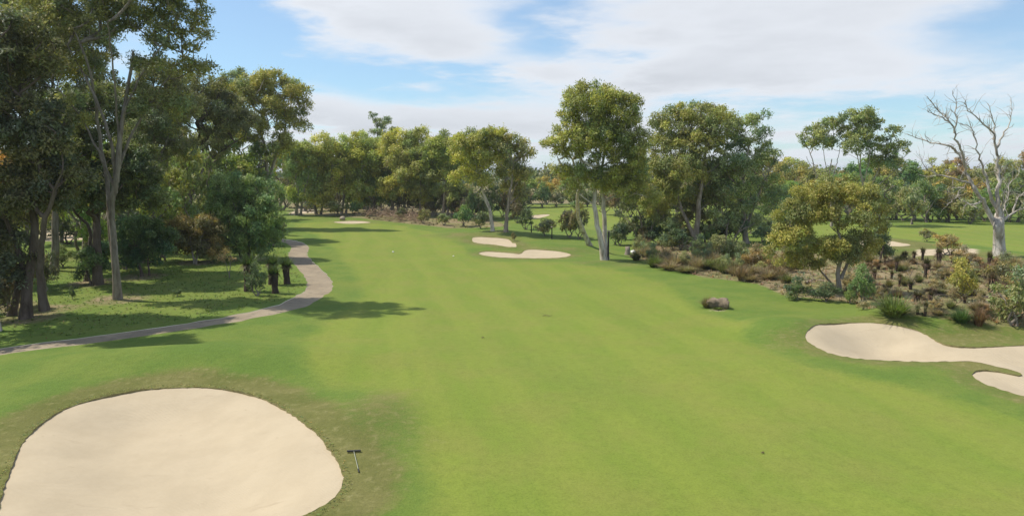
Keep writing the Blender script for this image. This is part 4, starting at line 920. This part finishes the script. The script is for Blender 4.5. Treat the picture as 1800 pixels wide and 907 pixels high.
gts = sorted([(*z8(p[:2]), p[2] / 5.67, p[3] / 5.67) for p in gts])
for i, (px, py, h, w) in enumerate(gts):
    grass_tree(px, py, h * 1.1, w, f'dark brown grass tree stump in the right scrub, {ordn(i)} from the left', 'grass tree stumps in the right scrub', random.choice([(.09, .075, .035), (.11, .10, .04), (.08, .085, .035)]), random.choice([(.19, .125, .075), (.25, .18, .10), (.14, .09, .06)]))
for px, py, h, w, lab in [(484, 516, 42, 22, 'green grass tree nearest the cart path bend, front one'), (505, 499, 38, 22, 'green grass tree nearest the cart path bend, right one'), (478, 500, 44, 24, 'green grass tree nearest the cart path bend, back one'), (437, 512, 56, 30, 'green grass tree half hidden by the dark shrub')]:
    grass_tree(px, py, h, w, lab, 'green grass trees by the cart path', (.085, .125, .040), (.12, .10, .05), 3)

# ------------------------------------------------------------------ loose ground cover
def scatter(name, poly, n, rg, size, col, per, label, avoid=(), wid=.05):
    lo, hi = poly.min(0), poly.max(0); P = []
    while len(P) < n:
        q = rg.uniform(lo, hi, (n, 2)); q = q[inside(q, poly)]
        for a in avoid: q = q[~inside(q, a)]
        P += list(q)
    P = np.array(P[:n]); v, f, t = blades(n * per, rg, .12, 1.0, 1.0, wid / size, 2, .5); k = v.shape[0] // (n * per)
    i = np.repeat(np.arange(n), per * k); sc = size * rg.uniform(.5, 1.3, n)
    z = height(P[:, 0], P[:, 1]); v = v * sc[i][:, None] * (1.4, 1.4, 1.0) + np.column_stack([P, z])[i]
    t = t * rg.uniform(.7, 1.3, (n, 1))[i] * (1 + rg.normal(size=(n, 3)) * (.15, .08, .1))[i]
    o = mesh_obj(name, v, f, M_LEAF, tint=np.clip(t, .2, 2.2)); o.color = (*col, 1); o['kind'] = 'stuff'; o['label'] = label; o['category'] = 'grass'; return o
rg = np.random.default_rng(800)
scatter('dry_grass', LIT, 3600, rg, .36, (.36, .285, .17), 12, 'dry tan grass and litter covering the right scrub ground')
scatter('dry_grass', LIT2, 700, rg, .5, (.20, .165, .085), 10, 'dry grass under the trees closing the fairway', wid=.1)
WOOD = gpoly([(-60, 640), (0, 606), (200, 580), (400, 552), (515, 522), (540, 500), (505, 460), (500, 430), (250, 430), (-60, 470)])
scatter('rough_grass', WOOD, 4200, rg, .15, (.17, .24, .05), 8, 'longer grass under the left trees', wid=.035)
scatter('leaf_litter', WOOD, 2600, rg, .10, (.24, .16, .10), 3, 'shed bark and brown leaves under the left trees', wid=.03)
RB = resample(outl['big'] + (outl['big'] - outl['big'].mean(0)) * .05, .5)
scatter('rough_grass', RB, 1500, rg, .05, (.30, .30, .105), 5, 'tufty worn grass round the foreground bunker', avoid=(outl['big'],), wid=.018)

# fallen branches in the scrub
def z8l(pl): return [z8(p) for p in pl]
rg = np.random.default_rng(820)
FB_L = [([(1590, 498), (1598, 492), (1606, 497)], .10, 'pale fallen branch in the scrub left of the yellow bush'), ([(1636, 524), (1650, 519), (1664, 522), (1672, 520)], .07, 'dark curved fallen branch below the yellow bush'),
  ([(1712, 484), (1722, 481), (1730, 484)], .13, 'bleached fallen log right of the yellow bush'), ([(1560, 462), (1572, 458), (1582, 463)], .09, 'grey fallen branch among the upper grass trees'), ([(1716, 520), (1728, 524), (1742, 522)], .09, 'fallen stick on the litter beside the large dark bush'),
  ([(1208, 436), (1222, 430), (1230, 418), (1233, 408)], .09, 'curved bare bough rising from the dark bushes behind the tussock row'), ([(1415, 500), (1432, 494), (1448, 498)], .10, 'fallen limb lying under the golden tree')]
for pl, r, lab in FB_L:
    b = ground(*pl[0]); q = []
    for j, p in enumerate(pl):
        w = ground(*p) if 'rising' not in lab else at(p[0], p[1], b[1]); q.append(np.array(w) - b + (0, 0, r * .8 + rg.uniform(0, .12)))
    q = resample(catmull(np.array(q), 6, False), .25, False); q += rg.normal(size=q.shape) * .03; ch = [(q, np.linspace(r, r * .45, len(q)))]
    for _ in range(4):
        j = rg.integers(1, len(q) - 1); d = rg.normal(size=3) * .5; d[2] = abs(d[2]); ch.append((np.array([q[j], q[j] + d * .5, q[j] + d]), np.array((r * .5, r * .35, r * .15))))
    v, f = tubes(ch, 7); o = mesh_obj('fallen_branch', v, f, M_BARK, None, True, loc=b); o.color = (.36, .30, .25, 1); tag(o, lab, 'branch')

# bank of cut brush behind the far bunker
b = ground(690, 388); ch = []
for k in range(260):
    bx_ = rg.uniform(640, 745); p = ground(bx_, 381 + (bx_ - 640) * .09 + rg.uniform(-5, 4)) - b; a = rg.uniform(0, 6.28); e = rg.uniform(-.1, .8); L_ = rg.uniform(1.0, 2.6)
    d = np.array((math.cos(a) * math.cos(e), math.sin(a) * math.cos(e), math.sin(e))) * L_; p[2] += rg.uniform(.05, 1.3); ch.append((np.array([p, p + d * .5 + rg.normal(size=3) * .1, p + d]), np.array((.055, .045, .02))))
v, f = tubes(ch, 4); o = mesh_obj('brush_bank', v, f, M_BARK, loc=b); o.color = (.48, .36, .26, 1); o['kind'] = 'stuff'; o['label'] = 'bank of pale cut brush behind the far bunker'; o['category'] = 'brush'

# ------------------------------------------------------------------ small things
def box(c, d, rot=None):
    v = np.array([(x, y, z) for x in (-.5, .5) for y in (-.5, .5) for z in (-.5, .5)]) * d
    return v + np.asarray(c), np.array([(0, 1, 3, 2), (4, 6, 7, 5), (0, 4, 5, 1), (2, 3, 7, 6), (0, 2, 6, 4), (1, 5, 7, 3)])
def join(parts):
    V, F, n = [], [], 0
    for v, f in parts: V.append(v); F.append(f + n); n += len(v)
    return np.vstack(V), np.vstack(F)
# bunker rake lying on the grass, head away from the camera
h0, h1 = ground(622, 795), ground(631, 831); rake = empty('bunker_rake', h0); d = h1 - h0
v, f = tubes([(np.array([(0, 0, .05), d * .5 + (0, 0, .045), d + (0, 0, .03)]), np.array((.012, .012, .013)))], 8); mesh_obj('handle', v, f, M_ALU, rake, True)
v, f = tubes([(np.array([d * .86 + (0, 0, .036), d + (0, 0, .03)]) , np.array((.022, .022)))], 8); mesh_obj('grip', v, f, M_BLACKPL, rake, True)
ux = np.array((1, .12, 0)) / np.linalg.norm((1, .12, 0))
v, f = tubes([(np.array([-ux * .23 + (0, 0, .06), ux * .23 + (0, 0, .06)]), np.array((.034, .034)))], 8); head = mesh_obj('rake_head', v, f, M_BLACKPL, rake, True)
for k in range(11):
    p = ux * (-.21 + .042 * k) + (0, 0, .06); v, f = tubes([(np.array([p, p + (0, .05, -.03), p + (0, .085, -.055)]), np.array((.011, .009, .005)))], 5); mesh_obj('tine', v, f, M_BLACKPL, head)
tag(rake, 'bunker rake with black head lying beside the foreground bunker', 'rake')

# hollow log on a small sandy pad
b = ground(1258, 541); root = empty('hollow_log', b); rg = np.random.default_rng(31)
nS, nL = 26, 16; prof = []
for j in range(nL):
    t = j / (nL - 1); x = -.75 + 1.5 * t; r = .46 * (1 - .62 * (1 - min(1, t / .45)) ** 1.6) * (1 + .09 * math.sin(t * 9))
    prof.append([(x + .04 * math.sin(k * 1.9), -.25 * t + r * math.cos(a := 2 * math.pi * k / nS) * (1 + .09 * math.sin(a * 3 + t * 4) + .05 * math.sin(a * 7 + j)), .43 + r * .98 * math.sin(a) * (1 + .07 * math.sin(a * 5 + t * 6))) for k in range(nS)])
V_SC = .88
for sc, dx in ((.72, .0), (.66, -.35)):
    last = np.array(prof[nL - 1]); c = last.mean(0); prof.append([tuple(c + (p - c) * sc + (dx, 0, 0)) for p in last])
V = np.array(prof).reshape(-1, 3); m_ = len(prof)
F = np.array([(j * nS + k, j * nS + (k + 1) % nS, (j + 1) * nS + (k + 1) % nS, (j + 1) * nS + k) for j in range(m_ - 1) for k in range(nS)])
V = V + np.array([[mnoise.noise(Vector(p) * 3.1) * .09 + mnoise.noise(Vector(p) * 8) * .03, mnoise.noise(Vector(p) * 2.7 + Vector((9, 0, 0))) * .09, mnoise.noise(Vector(p) * 2.9 + Vector((0, 9, 0))) * .1] for p in V])
V[:, 1] -= np.maximum(0, V[:, 0]) * .45
V[:, 2] = np.maximum(V[:, 2], -.03); V *= V_SC
mesh_obj('log', V, F, M_ROCK, root, True)
c = V[-nS:].mean(0); mesh_obj('hollow', np.vstack([V[-nS:], c]), [tuple((k, (k + 1) % nS, nS)) for k in range(nS)], M_POST, root)  # near-black disc closes the recess, its colour standing in for the shade inside
c = V[:nS].mean(0) - (.12, 0, 0); mesh_obj('broken_end', np.vstack([V[:nS], c]), [tuple(((k + 1) % nS, k, nS)) for k in range(nS)], M_ROCK, root)
tag(root, 'short hollow grey log standing alone on the right of the fairway', 'log')

def post(px, py, hpx, r, label, capc=True):
    g = ground(px, py); h = hpx * g[1] / F_PX; root = empty('marker_post', g)
    v, f = tubes([(np.array([(0, 0, -.1), (0, 0, h * .5), (.01, 0, h)]), np.array((r, r, r * .95)))], 8); mesh_obj('post', v, f, M_POST, root, True)
    v, f = tubes([(np.array([(0, 0, h - .01), (0, 0, h + .02), (0, 0, h + .14), (0, 0, h + .17)]), np.array((.01, r * 2.0, r * 1.7, .01)))], 8); mesh_obj('cap', v, f, M_CAP, root, True)
    tag(root, label, 'post')
M_CAP = flat_material('weathered_cap', (.42, .34, .26), .8, .25, 10)
post(970, 420, 20, .09, 'dark marker post with tan cap left of the triple trunk')
post(934, 409, 12, .09, 'short dark post near the black green bush')
post(1069, 457, 50, .10, 'tall brown post touching the right side of the triple trunk')
# grey stump and white stone
b = ground(1103, 448); rg = np.random.default_rng(41)
v, f = tubes([(np.array([(0, 0, -.1), (0, 0, .15), (.02, 0, .6), (.0, .02, 1.0), (0, .02, 1.02)]), np.array((.40, .33, .29, .30, .02)))], 12); v += rg.normal(size=v.shape) * .025
o = mesh_obj('tree_stump', v, f, M_BARK, None, True, loc=b); o.color = (.36, .32, .28, 1); tag(o, 'grey cut stump right of the triple trunk', 'stump')
def stone(px, py, r, mat, label, seed, cat='stone', name='stone'):
    rg = np.random.default_rng(seed); V = []; n, m2 = 12, 8
    for j in range(m2 + 1):
        for k in range(n):
            a, e = 2 * math.pi * k / n, math.pi * (j / m2 - .5); p = np.array((math.cos(a) * math.cos(e), math.sin(a) * math.cos(e), math.sin(e) * .75))
            V.append(p * r * (1 + .22 * mnoise.noise(Vector(p * 1.3) + Vector((seed, 0, 0)))))
    F = np.array([(j * n + k, j * n + (k + 1) % n, (j + 1) * n + (k + 1) % n, (j + 1) * n + k) for j in range(m2) for k in range(n)])
    g = ground(px, py); o = mesh_obj(name, V, F, mat, None, True, loc=g + (0, 0, r * .6)); return tag(o, label, cat)
stone(1113, 446, .34, M_WHITE, 'white stone beside the grey cut stump', 3)
stone(602, 387, .55, M_CAP, 'tan boulder on the rise behind the far bunker', 5)
stone(691, 444, .13, M_WHITE, 'small white marker ball on the fairway, left one', 6, 'marker', 'marker_ball')
stone(797, 451, .10, M_WHITE, 'small white marker ball on the fairway, right one', 8, 'marker', 'marker_ball')
# little bits of bark dropped on the fairway
for i, (px, py, L_) in enumerate([(962, 556, .42), (848, 594, .16), (1343, 796, .13)]):
    b = ground(px, py); rg = np.random.default_rng(60 + i); a = rg.uniform(-.4, .4); ch = []
    for k in range(4):
        p = rg.normal(size=3) * (L_ * .3, L_ * .3, 0) + (0, 0, .03); d = np.array((math.cos(a + k * .5), math.sin(a + k * .5), .08)) * L_ * .5; ch.append((np.array([p - d, p + (0, 0, .03), p + d]), np.array((.008, .012, .005))))
    v, f = tubes(ch, 5); o = mesh_obj('bark_scrap', v, f, M_BARK, None, True, loc=b); o.color = (.22, .18, .10, 1)
    tag(o, 'dark scrap of bark on the fairway, ' + ['upper middle, below the hooked bunker', 'left of the fairway centre', 'near the lower right', 'low in the centre', 'close to the lower right edge', 'below the long curved bunker'][i], 'bark')

# thin air over the whole course
def haze():
    m, nt, N, L = new_mat('thin_haze'); v = N('ShaderNodeVolumePrincipled'); v.inputs['Color'].default_value = (.80, .88, 1.0, 1); v.inputs['Density'].default_value = .00016; v.inputs['Anisotropy'].default_value = .2
    o = N('ShaderNodeOutputMaterial'); L(v.outputs[0], o.inputs['Volume'])
    x, y0, y1, z0, z1 = 6200, -6200, 6200, -2.0, 34.0
    vs = [(a, b, c) for a in (-x, x) for b in (y0, y1) for c in (z0, z1)]
    h = mesh_obj('haze', vs, [(0, 1, 3, 2), (4, 6, 7, 5), (0, 4, 5, 1), (2, 3, 7, 6), (0, 2, 6, 4), (1, 5, 7, 3)], m); h['kind'] = 'stuff'; h['label'] = 'thin pale haze over the course'
haze()
